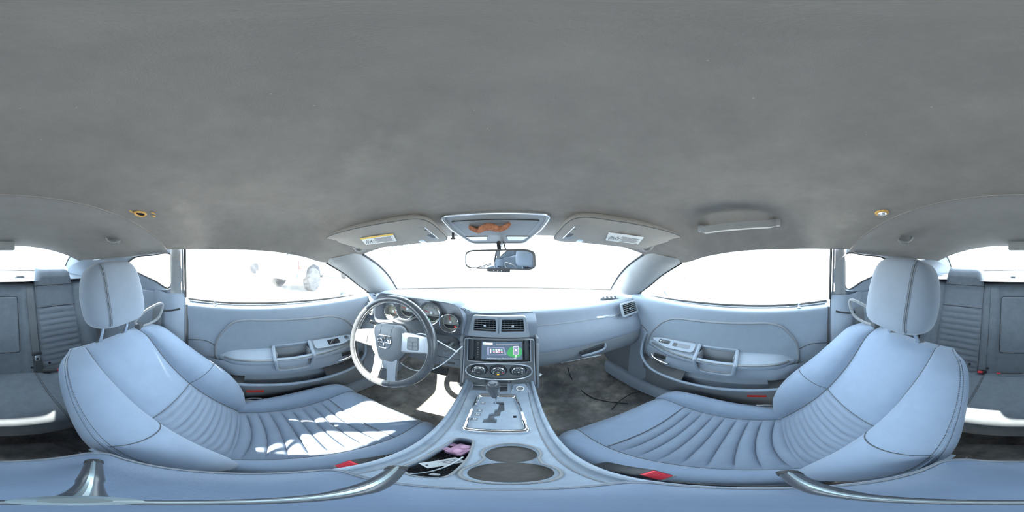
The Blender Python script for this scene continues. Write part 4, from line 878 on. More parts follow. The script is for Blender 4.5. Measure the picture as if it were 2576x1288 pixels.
# armrest lid
def armz(X, Y): return -0.500
AL = [(-0.104+0.0, 0.075), (0.096, 0.075), (0.098, -0.150), (0.080, -0.165), (-0.088, -0.165), (-0.106, -0.150)]
alo = roundpoly(AL, 0.02, 5)
def aring(k, z): return [Vector((-0.004+(x+0.004)*k, -0.045+(y+0.045)*k, z)) for x, y in alo]
lid = B().loft([aring(0.97, -0.545), aring(1.0, -0.54), aring(1.0, -0.514), aring(0.985, -0.505), aring(0.955, -0.500), aring(0.5, -0.4985), aring(0.02, -0.498)], caps=True).build('armrest_lid', M_arm, con, sharp=60, label='blue-grey padded armrest lid')
B().loft([aring(1.01, -0.93), aring(1.0, -0.56), aring(0.99, -0.542)]).build('bin', M_cons, con)
for k_, z_ in ((0.975, -0.5035), (0.945, -0.4998)): B().tube(aring(k_, z_), 0.0014, 5, closed=True).build('lid_seam', M_dash2, con)
# ---- gear shifter
gs = thing('gear_shifter', 'automatic gear shifter with smooth grey leather knob', 'gear shifter', (-0.010, 0.448, ZC))
gb_ = Vector((-0.008, 0.446, ZC-0.002)); gt_ = Vector((-0.016, 0.425, -0.415)); ax = (gt_-gb_).normalized()
GFm = frame(gb_, (1, 0, 0), ax.cross(Vector((1, 0, 0)))); GFm = Matrix.Translation(gb_) @ ax.to_track_quat('Z', 'X').to_matrix().to_4x4()
L_ = (gt_-gb_).length
B().lathe([(0.0035, 0.0), (0.0035, 0.03), (0.0045, 0.040)], GFm, 16).build('stem', M_chrome, gs)
B().lathe([(0.0045, 0.038), (0.0075, 0.050), (0.0085, 0.060)], GFm, 24).build('collar', M_chrome, gs)
kbs = B().lathe([(0.0078, 0.058), (0.0098, 0.066), (0.0130, 0.082), (0.0165, 0.100), (0.0190, 0.118), (0.0198, 0.130), (0.0190, 0.142), (0.0160, 0.151), (0.009, 0.156), (0, 0.157)], GFm, 32).build('knob', M_leather, gs, sharp=80)
B().lathe([(0.0100, 0.1548), (0.006, 0.1575), (0.0, 0.158)], GFm, 20).build('knob_cap', M_hub, gs)
for q in (35, 145): B().tube([GFm @ Vector((r*math.cos(math.radians(q)), r*math.sin(math.radians(q)), h)) for r, h in ((0.0102, 0.066), (0.0134, 0.082), (0.0169, 0.100), (0.0194, 0.118), (0.0202, 0.130), (0.0194, 0.142), (0.0163, 0.151))], 0.0007, 5).build('stitching', M_thread, kbs)

# ================================================================== FRONT SEATS
def front_seat(mir, X0, Bp, Tp, Yf, hd):
    who = "driver's" if mir else "passenger's"; sx = -1 if mir else 1
    s = thing('front_seat', 'blue-grey cloth '+who+' bucket seat with ribbed lower insert'+(', beside the steering wheel' if mir else ', facing the glove box'), 'car seat', (sx*X0, 0.2, -0.93), 'front bucket seats')
    dy, dz = Tp[0]-Bp[0], Tp[1]-Bp[1]; L = math.hypot(dy, dz); ey, ez = dy/L, dz/L; ny, nz = ez, -ey
    HW = [(0, 0.20), (0.12, 0.238), (0.35, 0.262), (0.65, 0.252), (0.85, 0.236), (0.94, 0.212), (1.0, 0.165)]
    HI = [(0, 0.150), (0.25, 0.128), (0.45, 0.116), (0.7, 0.118), (0.9, 0.130), (1, 0.125)]
    BB = [(0, 0.020), (0.15, 0.070), (0.35, 0.088), (0.6, 0.062), (0.85, 0.034), (1, 0.010)]
    def place(t, a, f):
        k = 1.0
        if t > 0.86: k = math.sqrt(max(0, 1-((t-0.86)/0.14)**2))
        fm = -0.055; f = fm+(f-fm)*k
        bow = 0.018*math.sin(math.pi*min(1, t*1.05))-0.02*max(0, t-0.8)
        return Vector((X0+a, Bp[0]+dy*t+ny*(f+bow), Bp[1]+dz*t+nz*(f+bow)))
    def sec(t, s_):
        """s_ 0..1 from the insert seam over the bolster to the piping, 1..2 round the side to the back"""
        hw, hi, b = interp(HW, t), interp(HI, t), interp(BB, t); w = hw-hi
        K = [(0, (hi, -0.007)), (0.12, (hi+0.10*w, 0.42*b)), (0.35, (hi+0.34*w, 0.88*b)), (0.6, (hi+0.62*w, b)), (0.82, (hi+0.86*w, 0.82*b)), (1.0, (hw, 0.42*b)), (1.3, (hw+0.005, -0.010)), (1.55, (hw-0.004, -0.055)), (1.75, (hw-0.03, -0.092)), (2.0, (0, -0.112))]
        return interp(K, s_)
    TJ = 0.46
    def rib(t, a, hi):
        if t > TJ: return 0.004*(1-(a/hi)**2)
        q = (TJ-t)/0.044
        return 0.0115*abs(math.sin(math.pi*q))**0.5-0.005
    back = B(mir).grid(lambda i, j: place(j, *(lambda h: (h*(-1 if i < 0.5 else 1)*0+sec(j, 1+min(i, 1-i)*2)[0]*(-1 if i < 0.5 else 1), sec(j, 1+min(i, 1-i)*2)[1]))(0)), 33, 41).build('backrest', M_seatside, s, sharp=70)
    for o in (-1, 1):
        bo = B(mir).grid(lambda i, j: place(j, o*sec(j, i)[0], sec(j, i)[1]), 21, 61, flip=(o < 0)).build('bolster', M_seat, back, sharp=70)
        B(mir).tube([place(j/40, o*sec(j/40, 1.0)[0], sec(j/40, 1.0)[1]+0.001) for j in range(40)], 0.0022, 6).build('piping', M_seatside, back)
        st_ = B(mir)
        for k in range(110):
            t0 = 0.03+k*0.0085
            for s_ in (0.955, 1.07):
                p = place(t0, o*sec(t0, s_)[0], sec(t0, s_)[1]+0.0008); q = place(t0+0.0052, o*sec(t0+0.0052, s_)[0], sec(t0+0.0052, s_)[1]+0.0008); st_.tube([p, q], 0.0010, 4)
        if o < 0: st_.build('stitching', M_stitch, back, stuff=True)
        B(mir).tube([place(TJ+0.012*math.sin(i/14*3), o*sec(TJ, i/14)[0], sec(TJ, i/14)[1]+0.0006) for i in range(15)], 0.0013, 5).build('seam', M_stitch, back)
        B(mir).tube([place(j/40, o*sec(j/40, 0.0)[0], sec(j/40, 0.0)[1]+0.001) for j in range(41)], 0.0020, 5).build('seam', M_stitch, back)
    def ins(i, j, t0, t1):
        tt = lerp(t0, t1, j); w_ = i*2-1; t = tt+(0.030*w_*w_*(1-tt/TJ)*min(1, tt/0.05) if tt < TJ else 0); hi = interp(HI, t); a = hi*w_; e = 1-abs(w_)**6
        return place(t, a, -0.007*(1-e)+rib(tt, a, hi)*e)
    B(mir).grid(lambda i, j: ins(i, j, 0.0, TJ), 21, 140).build('ribbed_panel', M_rib, back, sharp=80)
    B(mir).grid(lambda i, j: ins(i, j, TJ, 1.0), 25, 50).build('upper_panel', M_seat, back, sharp=80)
    B(mir).tube([Vector(ins(i/20, 0, TJ, 1))+Vector((0, 0.001*ny, 0.001)) for i in range(21)], 0.0018, 5).build('seam', M_stitch, back)
    # cushion
    Yr = Bp[0]-0.04
    CW = [(0, 0.205), (0.3, 0.236), (0.7, 0.246), (0.88, 0.240), (1, 0.20)]; CI = [(0, 0.142), (0.4, 0.150), (0.8, 0.168), (1, 0.168)]
    CBo = [(0, 0.015), (0.25, 0.045), (0.6, 0.062), (0.85, 0.035), (1, 0.008)]; CBi = [(0, 0.012), (0.25, 0.030), (0.6, 0.036), (0.85, 0.022), (1, 0.006)]
    def cplace(v, a, f):
        Y = lerp(Yr, Yf, v); z = interp([(0, Bp[1]+0.005), (0.3, -0.782), (0.6, -0.772), (0.85, -0.757), (1, -0.757)], v)
        if v > 0.85: q = (v-0.85)/0.15; z -= 0.075*(1-math.sqrt(max(0, 1-q*q)))
        Y -= 0.035*(abs(a)/0.24)**3*max(0, (v-0.6)/0.4)
        return Vector((X0+a, Y, z+f))
    def csec(v, s_, o):
        hw, hi = interp(CW, v), interp(CI, v); b = interp(CBo if o > 0 else CBi, v); w = hw-hi
        return interp([(0, (hi, -0.006)), (0.15, (hi+0.14*w, 0.45*b)), (0.4, (hi+0.40*w, 0.92*b)), (0.65, (hi+0.66*w, b)), (0.85, (hi+0.88*w, 0.66*b)), (1.0, (hw, 0.0)), (1.3, (hw+0.004, -0.030)), (1.6, (hw-0.002, -0.07)), (2.0, (hw-0.02, -0.13))], s_)
    cu = None
    base = B(mir)
    for o in (-1, 1): base.grid(lambda i, j: cplace(j, o*csec(j, 1+i, o)[0], csec(j, 1+i, o)[1]), 11, 41, flip=(o < 0))
    base.grid(lambda i, j: cplace(1.0, lerp(-0.20, 0.20, i), -0.13*j+(-0.0)), 15, 5, flip=True)
    cu = base.build('cushion', M_seatside, s, sharp=70)
    for o in (-1, 1):
        B(mir).grid(lambda i, j: cplace(j, o*csec(j, i, o)[0], csec(j, i, o)[1]), 17, 51, flip=(o < 0)).build('bolster', M_seat, cu, sharp=70)
        B(mir).tube([cplace(j/40, o*csec(j/40, 0, o)[0], csec(j/40, 0, o)[1]+0.001) for j in range(41)], 0.0018, 5).build('seam', M_stitch, cu)
        B(mir).tube([cplace(j/40, o*csec(j/40, 1.0, o)[0], csec(j/40, 1.0, o)[1]+0.001) for j in range(41)], 0.0022, 6).build('piping', M_seatside, cu)
    VJ = 0.70
    def cins(i, j, v0, v1):
        vv = lerp(v0, v1, j); w_ = i*2-1; v = vv-(0.05*w_*w_*(1-vv/VJ)*min(1, vv/0.1) if vv < VJ else 0); hi = interp(CI, v); a = hi*w_; e = 1-abs(w_)**6
        f = 0.004
        if vv < VJ: f = 0.0135*abs(math.sin(math.pi*(VJ-vv)/0.070))**0.5-0.006
        return cplace(v, a, -0.006*(1-e)+f*e)
    B(mir).grid(lambda i, j: cins(i, j, 0, VJ), 21, 141).build('ribbed_panel', M_rib, cu, sharp=80)
    B(mir).grid(lambda i, j: cins(i, j, VJ, 1.0), 25, 31).build('front_panel', M_seat, cu, sharp=80)
    B(mir).tube([Vector(cins(i/20, 0, VJ, 1))+Vector((0, 0, 0.001)) for i in range(21)], 0.0016, 5).build('seam', M_stitch, cu)
    # seat base and rails
    fb = B(mir).box((X0, lerp(Yr, Yf, 0.45), -0.888), (0.40, 0.36, 0.07), 0.02); fb.box((X0-0.17, 0.16, -0.93), (0.03, 0.50, 0.05), 0.004); fb.box((X0+0.17, 0.16, -0.93), (0.03, 0.50, 0.05), 0.004); fb.build('base', M_black, s)
    B(mir).box((X0+0.205, Bp[0]-0.02, -0.80), (0.02, 0.14, 0.10), 0.02).build('hinge_cover', M_grey, s)
    B(mir).tube(curve([(X0+0.232, Bp[0]-0.01, -0.790), (X0+0.240, Bp[0]+0.03, -0.772), (X0+0.242, Bp[0]+0.075, -0.778)], 8), 0.006, 8).build('recline_lever', M_satin, s)
    # headrest
    hy, hz = hd; til = math.radians(14)
    HF_ = frame((X0, hy, hz), (1, 0, 0), (0, -math.sin(til), math.cos(til)))       # y up, z forward? (x cross y)
    zf = (HF_.to_3x3() @ Vector((0, 0, 1))).y
    def spw(c, e): return math.copysign(abs(c)**e, c)
    def hr(i, j):
        th = 2*math.pi*i; ph = math.pi*(j-0.5); cp = spw(math.cos(ph), 0.34); y = 0.116*spw(math.sin(ph), 0.50)
        w = 0.134*(1-0.17*max(0, y/0.116)**1.5-0.04*max(0, -y/0.116))
        x = w*spw(math.cos(th), 0.42)*cp; z = 0.056*spw(math.sin(th), 0.75)*cp
        z += (-1 if zf < 0 else 1)*0.012*(1-(x/0.134)**2)+0
        return HF_ @ Vector((x, y, z))
    hb = B(mir).grid(hr, 64, 33, True, False, flip=False).build('headrest', M_headrest, s, sharp=80)
    # vertical double seam on the inboard side of the headrest front
    fs = 1 if zf > 0 else -1
    def front_at(xw, y):
        yy = max(-0.999, min(0.999, y/0.116)); ph = math.asin(math.copysign(abs(yy)**(1/0.50), yy)); cp = spw(math.cos(ph), 0.34)
        w = 0.134*(1-0.17*max(0, y/0.116)**1.5-0.04*max(0, -y/0.116)); c = max(-1, min(1, xw/(w*cp))); ct = math.copysign(abs(c)**(1/0.42), c); stt = math.sqrt(max(0, 1-ct*ct))
        return HF_ @ Vector((xw, y, fs*0.056*stt**0.75*cp+fs*0.012*(1-(xw/0.134)**2)+fs*0.0008))
    sl = [front_at(-0.078, lerp(-0.106, 0.106, k/30)) for k in range(31)]
    B(mir).tube(sl, 0.0015, 5).build('seam', M_stitch, hb)
    hs = B(mir)
    for xo in (-0.083, -0.073):
        for k in range(44):
            y0 = lerp(-0.103, 0.098, k/44); hs.tube([front_at(xo, y0), front_at(xo, y0+0.0026)], 0.0009, 4)
    hs.build('stitching', M_stitch, hb, stuff=True)
    for o in (-1, 1):
        top = HF_ @ Vector((o*0.062, -0.10, 0)); bot = place(0.97, o*0.062, -0.05)
        B(mir).tube([top, bot], 0.0065, 14).build('headrest_post', M_chrome, s, label='chrome headrest post')
        B(mir).lathe([(0.016, -0.010), (0.016, 0.006), (0.012, 0.011), (0.007, 0.011)], Matrix.Translation(bot+Vector((0, 0.004, 0.010))), 20).build('post_collar', M_dark, s)
    # belt guide loop on the outer shoulder
    sh = place(0.95, 0.185, -0.04)
    lp_ = [sh+Vector(v) for v in ((-0.06, -0.01, 0.055), (-0.02, 0.012, 0.100), (0.035, 0.045, 0.128), (0.058, 0.055, 0.122), (0.052, 0.052, 0.085), (0.030, 0.040, 0.050), (-0.03, 0.012, 0.032))]
    B(mir).tube(curve(lp_, 44, True), 0.0065, 8, closed=True).build('belt_guide', M_grey, s)
    B(mir).box((sh.x-0.045, sh.y-0.0, sh.z+0.022), (0.03, 0.03, 0.05), 0.006).build('guide_foot', M_dark, s)
    return s
front_seat(True, 0.385, (-0.030, -0.785), (-0.425, -0.300), 0.455, (-0.452, -0.142))
front_seat(False, 0.372, (-0.055, -0.780), (-0.388, -0.268), 0.425, (-0.405, -0.130))

# buckles between the front seats and the console
for sx, p, lab in ((-1, (-0.127, 0.110, -0.615), "driver's"), (1, (0.128, 0.092, -0.605), "passenger's")):
    bk = thing('seat_belt_buckle', 'black seat belt buckle with red button beside the '+lab+' seat cushion', 'belt buckle', p)
    BM = Matrix.Translation(p) @ Matrix.Rotation(math.radians(58), 4, 'X') @ Matrix.Rotation(math.radians(sx*4), 4, 'Y')
    B().box((0, 0, -0.030), (0.030, 0.044, 0.085), 0.007, BM).build('housing', M_black, bk)
    B().box((0, 0.002, 0.0125), (0.021, 0.036, 0.006), 0.002, BM).build('release_button', M_red, bk, label='red release button')
    B().box((0, -0.020, 0.010), (0.022, 0.005, 0.010), 0.001, BM).build('latch_slot', M_grey, bk)
    B().strap([BM @ Vector((0, 0, -0.07)), Vector(p)+Vector((0, -0.12, -0.09)), Vector(p)+Vector((sx*0.005, -0.17, -0.19))], 0.03, 0.004, (0, 0.5, 1)).build('stalk', M_dark, bk)

# ================================================================== REAR BENCH
rb = thing('rear_bench', 'dark cloth back seat with two ribbed places and a centre armrest', 'back seat', (0, -0.7, -0.93))
RB0 = (-0.820, -0.735); RT0 = (-1.005, -0.165)
def rbp(X, t, f):
    dy, dz = RT0[0]-RB0[0], RT0[1]-RB0[1]; L = math.hypot(dy, dz); ny, nz = dz/L, -dy/L
    k = 1.0
    if t > 0.9: k = math.sqrt(max(0, 1-((t-0.9)/0.1)**2))
    f = -0.05+(f+0.05)*k
    return Vector((X, RB0[0]+dy*t+ny*f, RB0[1]+dz*t+nz*f))
def backf(X):
    a = abs(X)
    if a < 0.125: return 0.0
    return interp([(0.125, -0.004), (0.145, 0.008), (0.185, 0.010), (0.222, 0.004), (0.235, -0.006), (0.49, -0.006), (0.505, 0.006), (0.56, 0.022), (0.62, 0.0)], a)
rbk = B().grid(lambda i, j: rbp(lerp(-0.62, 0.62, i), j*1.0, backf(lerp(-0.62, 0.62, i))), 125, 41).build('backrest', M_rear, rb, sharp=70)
B().grid(lambda i, j: rbp(lerp(-0.62, 0.62, i), 1.0, -0.05)+Vector((0, -0.12*j, 0.0)), 21, 3).build('backrest_top', M_rear, rbk)
for o in (-1, 1):
    xc = o*0.362; hw_ = 0.130
    def rp(i, j):
        a = (i*2-1)*hw_; t = lerp(0.0, 1.19, j); e = 1-abs(i*2-1)**8; f = 0.010*e
        wtap = 1-0.14*max(0, (t-0.95)/0.24)**1.5
        if t < 0.72: f = (0.004+0.011*abs(math.sin(math.pi*(0.72-t-0.012*(i*2-1)**2)/0.066))**0.55)*e
        if t > 0.92: f += 0.02*min(1, (t-0.92)/0.12)*e
        k = math.sqrt(max(0, 1-((t-1.08)/0.11)**2)) if t > 1.08 else 1
        f = -0.05+(f+0.05)*k
        dy, dz = RT0[0]-RB0[0], RT0[1]-RB0[1]; L = math.hypot(dy, dz); ny, nz = dz/L, -dy/L
        return Vector((xc+a*wtap, RB0[0]+dy*t+ny*f, RB0[1]+dz*t+nz*f))
    B().grid(lambda i, j: rp(i, j*0.605), 31, 120).build('ribbed_panel', M_rearrib, rbk, sharp=80)
    B().grid(lambda i, j: rp(i, lerp(0.605, 0.80, j)), 31, 16).build('middle_panel', M_rearrib, rbk, sharp=80)
    B().grid(lambda i, j: rp(i, lerp(0.80, 1.0, j)), 31, 30).build('headrest_panel', M_rear, rbk, sharp=80)
    def hb(i, j):
        t = lerp(0.80, 1.0, j); p = rp(0 if i < 0.5 else 1, t); w = min(i, 1-i)*2
        return p+Vector(((xc-p.x)*w*w, -0.085*math.sin(w*math.pi/2)*math.sqrt(max(0, 1-((j-0.5)/0.5)**4)) if j > 0.5 else -0.085*math.sin(w*math.pi/2), 0))
    B().grid(hb, 21, 21, flip=True).build('headrest_back', M_rear, rbk, sharp=80)
    for jj in (0.605, 0.80): B().tube([Vector(rp(i/20, jj))+Vector((0, 0.002, 0)) for i in range(21)], 0.0022, 5).build('seam', M_black, rbk)
    for (xx, tt) in ((o*0.272, 0.10), (o*0.175, 0.075)):
        p = rbp(xx, tt, 0.018); B().lathe([(0.008, 0), (0.008, 0.003), (0.004, 0.005), (0, 0.005)], frame(p, (1, 0, 0), (0, -0.3, 1)), 14).build('snap_button', M_black, rbk)
    B().tube([rbp(o*0.125, t/20, -0.004) for t in range(20)], 0.003, 5).build('seam', M_black, rbk)
    B().tube([rbp(o*0.185, t/20, 0.0115) for t in range(20)], 0.0012, 5).build('seam', M_stitch, rbk)
# centre armrest panel
ao = roundpoly([(-0.118, -0.155), (0.118, -0.155), (0.118, 0.195), (-0.118, 0.195)], 0.015, 4)
AF = frame(rbp(0, 0.52, 0.0), (1, 0, 0), (0, RT0[0]-RB0[0], RT0[1]-RB0[1]))
if (AF.to_3x3() @ Vector((0, 0, 1))).y < 0: AF = AF @ Matrix.Rotation(math.pi, 4, 'Y')
ca = B().prism(ao, 0.014, AF, 0.006).build('center_armrest', M_rear, rbk)
B().tube([AF @ Vector((x*1.01, y*1.01, 0.004)) for x, y in ao], 0.0028, 6, closed=True).build('armrest_gap', M_black, ca)
# cushion
def rcp(i, j):
    X = lerp(-0.62, 0.62, i); a = abs(X)
    K = [(0, (-0.86, -0.745)), (0.12, (-0.80, -0.722)), (0.45, (-0.62, -0.708)), (0.68, (-0.485, -0.702)), (0.78, (-0.435, -0.715)), (0.86, (-0.408, -0.745)), (0.94, (-0.405, -0.80)), (1, (-0.43, -0.86))]
    y, z = interp(K, j); dip = 0.0
    if a > 0.20: dip = -0.020*min(1, (a-0.20)/0.06)*math.sin(math.pi*min(1, j*1.1))
    return Vector((X, y-0.03*(a/0.62)**2, z+dip))
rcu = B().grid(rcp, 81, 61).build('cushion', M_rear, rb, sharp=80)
for o in (-1, 1):
    def rci(i, j):
        X = o*lerp(0.265, 0.52, i); t = lerp(0.08, 0.70, j); p = rcp((X+0.62)/1.24, t); e = 1-abs(i*2-1)**8
        return p+Vector((0, 0, (0.004+0.010*abs(math.sin(math.pi*t/0.07))**0.55)*e))
    B().grid(rci, 21, 90, flip=(o < 0)).build('ribbed_panel', M_rearrib, rcu, sharp=80)
    B().tube([rcp((o*0.185+0.62)/1.24, t/30)+Vector((0, 0, 0.002)) for t in range(2, 27)], 0.0016, 5).build('seam', M_stitch, rcu)
    B().tube([rcp((o*0.192+0.62)/1.24, t/30)+Vector((0, 0, 0.002)) for t in range(2, 27)], 0.0012, 5).build('seam', M_stitch, rcu)
# rear belts and buckles
rs = thing('seat_belt', 'grey rear lap belt with metal latch plate hanging over the back seat', 'seat belt', (-0.205, -0.82, -0.72))
B().strap([rbp(-0.196, 1.0, -0.05)+Vector((0, -0.07, 0.004)), rbp(-0.196, 1.0, -0.045)+Vector((0, 0, 0.004)), rbp(-0.196, 0.985, 0.004), rbp(-0.196, 0.96, 0.014), rbp(-0.197, 0.9, 0.016), rbp(-0.200, 0.6, 0.016), rbp(-0.204, 0.25, 0.018)], 0.040, 0.002, (1, 0, 0)).build('webbing', M_belt, rs)
TP = frame(rbp(-0.205, 0.215, 0.028), (1, 0, 0), (0, -0.3, 1))
B().box((0, 0.010, 0), (0.056, 0.016, 0.008), 0.004, TP).build('latch_loop', M_black, rs)
B().box((0, -0.018, 0), (0.026, 0.036, 0.003), 0.002, TP).build('latch_plate', M_satin, rs, label='metal latch plate')
B().box((0, -0.022, -0.001), (0.013, 0.014, 0.006), 0.001, TP).build('latch_opening', M_hole, rs)
B().strap(curve([rbp(-0.206, 0.17, 0.020), rbp(-0.212, 0.08, 0.022), rbp(-0.215, 0.0, 0.012)+Vector((0, 0.012, 0.0))], 10), 0.040, 0.002, (1, 0, 0.1)).build('lower_webbing', M_dark, rs)
for p, rot, lab in (((-0.262, -0.790, -0.708), 100, 'dark rear seat belt buckle lying on the cushion beside the lap belt'), ((0.205, -0.797, -0.704), 30, 'rear seat belt buckle with bright red button on the back seat')):
    bk = thing('seat_belt_buckle', lab, 'belt buckle', p)
    if rot == 100:
        BM = frame(p, (0.35, 0.94, 0), (0, 0, 1)) @ Matrix.Rotation(math.radians(90), 4, 'Y') @ Matrix.Identity(4)
        BM = Matrix.Translation(p) @ Matrix.Rotation(math.radians(-18), 4, 'Z')
        B().box((0, 0, 0), (0.080, 0.026, 0.022), 0.006, BM).build('housing', M_dark, bk); B().box((-0.040, 0, 0.001), (0.005, 0.018, 0.014), 0.002, BM).build('release_button', M_red, bk)
    else:
        BM = Matrix.Translation(p) @ Matrix.Rotation(math.radians(-55), 4, 'X') @ Matrix.Rotation(0.25, 4, 'Y')
        B().box((0, 0, -0.02), (0.040, 0.022, 0.055), 0.006, BM).build('housing', M_black, bk); B().box((0, 0.0, 0.009), (0.028, 0.015, 0.006), 0.002, BM).build('release_button', M_red, bk)
# red and black pen like stick in the seat crease
pk = thing('pen', 'thin red and black pen in the crease of the back seat', 'pen', (0.08, -0.79, -0.70))
B().tube([(0.125, -0.795, -0.703), (0.105, -0.796, -0.703)], 0.005, 10).build('cap', M_red, pk); B().tube([(0.106, -0.796, -0.703), (0.0, -0.800, -0.702)], 0.0035, 10).build('barrel', M_black, pk)

# ================================================================== OVERHEAD
oc = thing('overhead_console', 'grey overhead console with storage lid and two map lights', 'overhead console', (-0.012, 0.56, 0.07))
OA = Vector((-0.014, 0.452, 0.127)); OB = Vector((-0.014, 0.672, 0.0585))          # rear and front ends of its face
OF = frame((OA+OB)/2, (1, 0, 0), OB-OA)                                             # y runs toward the windshield
if (OF.to_3x3() @ Vector((0, 0, 1))).z > 0: OF = OF @ Matrix.Rotation(math.pi, 4, 'Y')
HLn = (OB-OA).length/2
oo_ = roundpoly([(-0.166, -HLn), (0.166, -HLn), (0.158, -HLn*0.2), (0.112, HLn), (-0.112, HLn), (-0.158, -HLn*0.2)], 0.03, 6)
def oring(k, z, ky=None): ky = ky or k; return [OF @ Vector((x*k, y*ky, z)) for x, y in oo_]
B().loft([oring(1.0, -0.02), oring(1.0, 0.003), oring(0.985, 0.007), oring(0.955, 0.007), oring(0.93, 0.003)]).build('frame', M_grey, oc)
B().tube(oring(0.99, 0.006), 0.0028, 6, closed=True).build('frame_edge', M_satin, oc)
B().prism([(x*0.94, y*0.94) for x, y in oo_], 0.004, OF).build('face', M_grey, oc)
lidp = roundpoly([(-0.135, -HLn*0.66), (0.135, -HLn*0.66), (0.108, HLn*0.30), (-0.108, HLn*0.30)], 0.006, 3)
ol = B().prism(lidp, 0.0035, OF @ Matrix.Translation((0, 0, 0.004)), 0.001).build('storage_lid', M_dash2, oc)
B().tube([OF @ Vector((x*1.01, y*1.01, 0.0045)) for x, y in lidp], 0.0016, 5, closed=True).build('lid_gap', M_black, ol)
B().tube([OF @ Vector((x, -HLn*0.42, 0.0085)) for x in (-0.032, -0.03, 0.03, 0.032)], 0.0022, 6).build('lid_pull', M_satin, ol)
for sx in (-1, 1):
    q = roundpoly([(sx*0.034, HLn*0.40), (sx*0.120, HLn*0.40), (sx*0.100, HLn*0.72), (sx*0.042, HLn*0.72)], 0.004, 3)
    if sx < 0: q = q[::-1]
    lm = B().prism(q, 0.003, OF @ Matrix.Translation((0, 0, 0.004)), 0.001).build('map_light', M_lens, oc, label='clear map light lens')
    B().tube([OF @ Vector((x, y, 0.006)) for x, y in q], 0.0014, 5, closed=True).build('lens_rim', M_dark, lm)
# fuzzy moustache stuck under the lid
mo = thing('moustache_ornament', 'fuzzy brown moustache-shaped ornament stuck to the overhead console lid', 'ornament', tuple(OF @ Vector((-0.012, HLn*0.05, 0.01))))
def on_plane(px, py, F, dz):
    n_ = F.to_3x3() @ Vector((0, 0, 1)); o_ = F @ Vector((0, 0, dz)); c0 = Vector((CX, 0, 0)); d_ = (at(px, py, Y=1.0)-c0); return c0+d_*((o_-c0).dot(n_)/d_.dot(n_))
mc = curve([on_plane(px, py, OF, 0.015) for px, py in ((1181, 571), (1192, 577), (1205, 579), (1216, 573), (1228, 570), (1240, 571), (1252, 575), (1265, 573), (1276, 568), (1282, 563))], 60)
mr = [0.0035+0.0085*math.sin(math.pi*(k+2)/63)**0.8 for k in range(60)]
B().tube(mc, mr, 12).build('fleece_core', M_fuzz, mo)
fz = B()
for k in range(2600):
    i = random.randrange(1, 59); a = random.uniform(0, 2*math.pi); c_ = mc[i].lerp(mc[i-1], random.random()); d_ = Vector((0.15*random.gauss(0, 1), math.cos(a), math.sin(a))).normalized(); p0 = c_+d_*mr[i]*0.8; p1 = c_+d_*(mr[i]+random.uniform(0.001, 0.004))+Vector((random.gauss(0, 0.001),)*3)
    w_ = Vector((random.gauss(0, 1), random.gauss(0, 1), random.gauss(0, 1))).normalized()*0.0007; fz.add([p0-w_, p0+w_, p1], [(0, 1, 2)])
fz.build('fuzz', M_fuzz, mo, stuff=True)
M_mirh = mat('mirror_housing', (0.11, 0.115, 0.12), 0.5)
# ---- rear view mirror
mc_ = Vector((-0.007, 0.560, -0.012))
rm = thing('rear_view_mirror', 'rear view mirror hanging from the windshield reflecting the cabin', 'mirror', (-0.007, 0.56, -0.05))
MF = frame(mc_, (1, 0.02, 0), (0, -0.10, 1)); 
yaw_ = math.radians(-17); MF = Matrix.Translation(mc_) @ Matrix.Rotation(yaw_*1.0, 4, 'Z') @ Matrix.Rotation(math.radians(4), 4, 'X') @ frame((0, 0, 0), (1, 0, 0), (0, 0, 1))
mo_ = roundpoly([(-0.128, 0.026), (-0.100, 0.035), (0.100, 0.035), (0.128, 0.026), (0.130, -0.024), (0.112, -0.034), (-0.112, -0.034), (-0.130, -0.024)], 0.02, 5)
def mring(k, z, ky=None): return [MF @ Vector((x*k, y*(ky or k), z)) for x, y in mo_]
fz_ = (MF.to_3x3() @ Vector((0, 0, 1))).y; q_ = -1 if fz_ > 0 else 1
B().loft([mring(0.75, -0.03*q_), mring(0.97, -0.012*q_), mring(1.0, 0.0), mring(1.0, 0.006*q_), mring(0.945, 0.009*q_, 0.86), mring(0.94, 0.007*q_, 0.84)], caps=True).build('housing', M_mirh, rm)
B().prism([(x*0.945, y*0.85) for x, y in mo_], 0.0005*q_, MF @ Matrix.Translation((0, 0, 0.0074*q_))).build('mirror_glass', M_mirror, rm)
B().box((0, -0.038, 0.0), (0.085, 0.010, 0.012), 0.004, MF).build('button_bar', M_dark, rm)
for k in range(3): B().lathe([(0.002, 0), (0, 0)], MF @ Matrix.Translation((-0.015+k*0.014, -0.038, 0.0065*q_)), 8).build('button', M_satin, rm)
B().tube([MF @ Vector((0, 0.030, -0.015*q_)), (-0.007, 0.585, 0.040), (-0.007, 0.60, 0.048)], [0.008, 0.007, 0.009], 12).build('ball_stem', M_black, rm)
B().tube(curve([(-0.007, 0.595, 0.046), (0.0, 0.66, 0.040), (0.003, 0.745, 0.062)], 10), 0.007, 10).build('arm', M_dark, rm)
B().tube(curve([(0.018, 0.590, 0.026), (0.010, 0.65, 0.055), (0.006, 0.74, 0.067)], 8), 0.003, 6).build('cable', M_dark, rm)
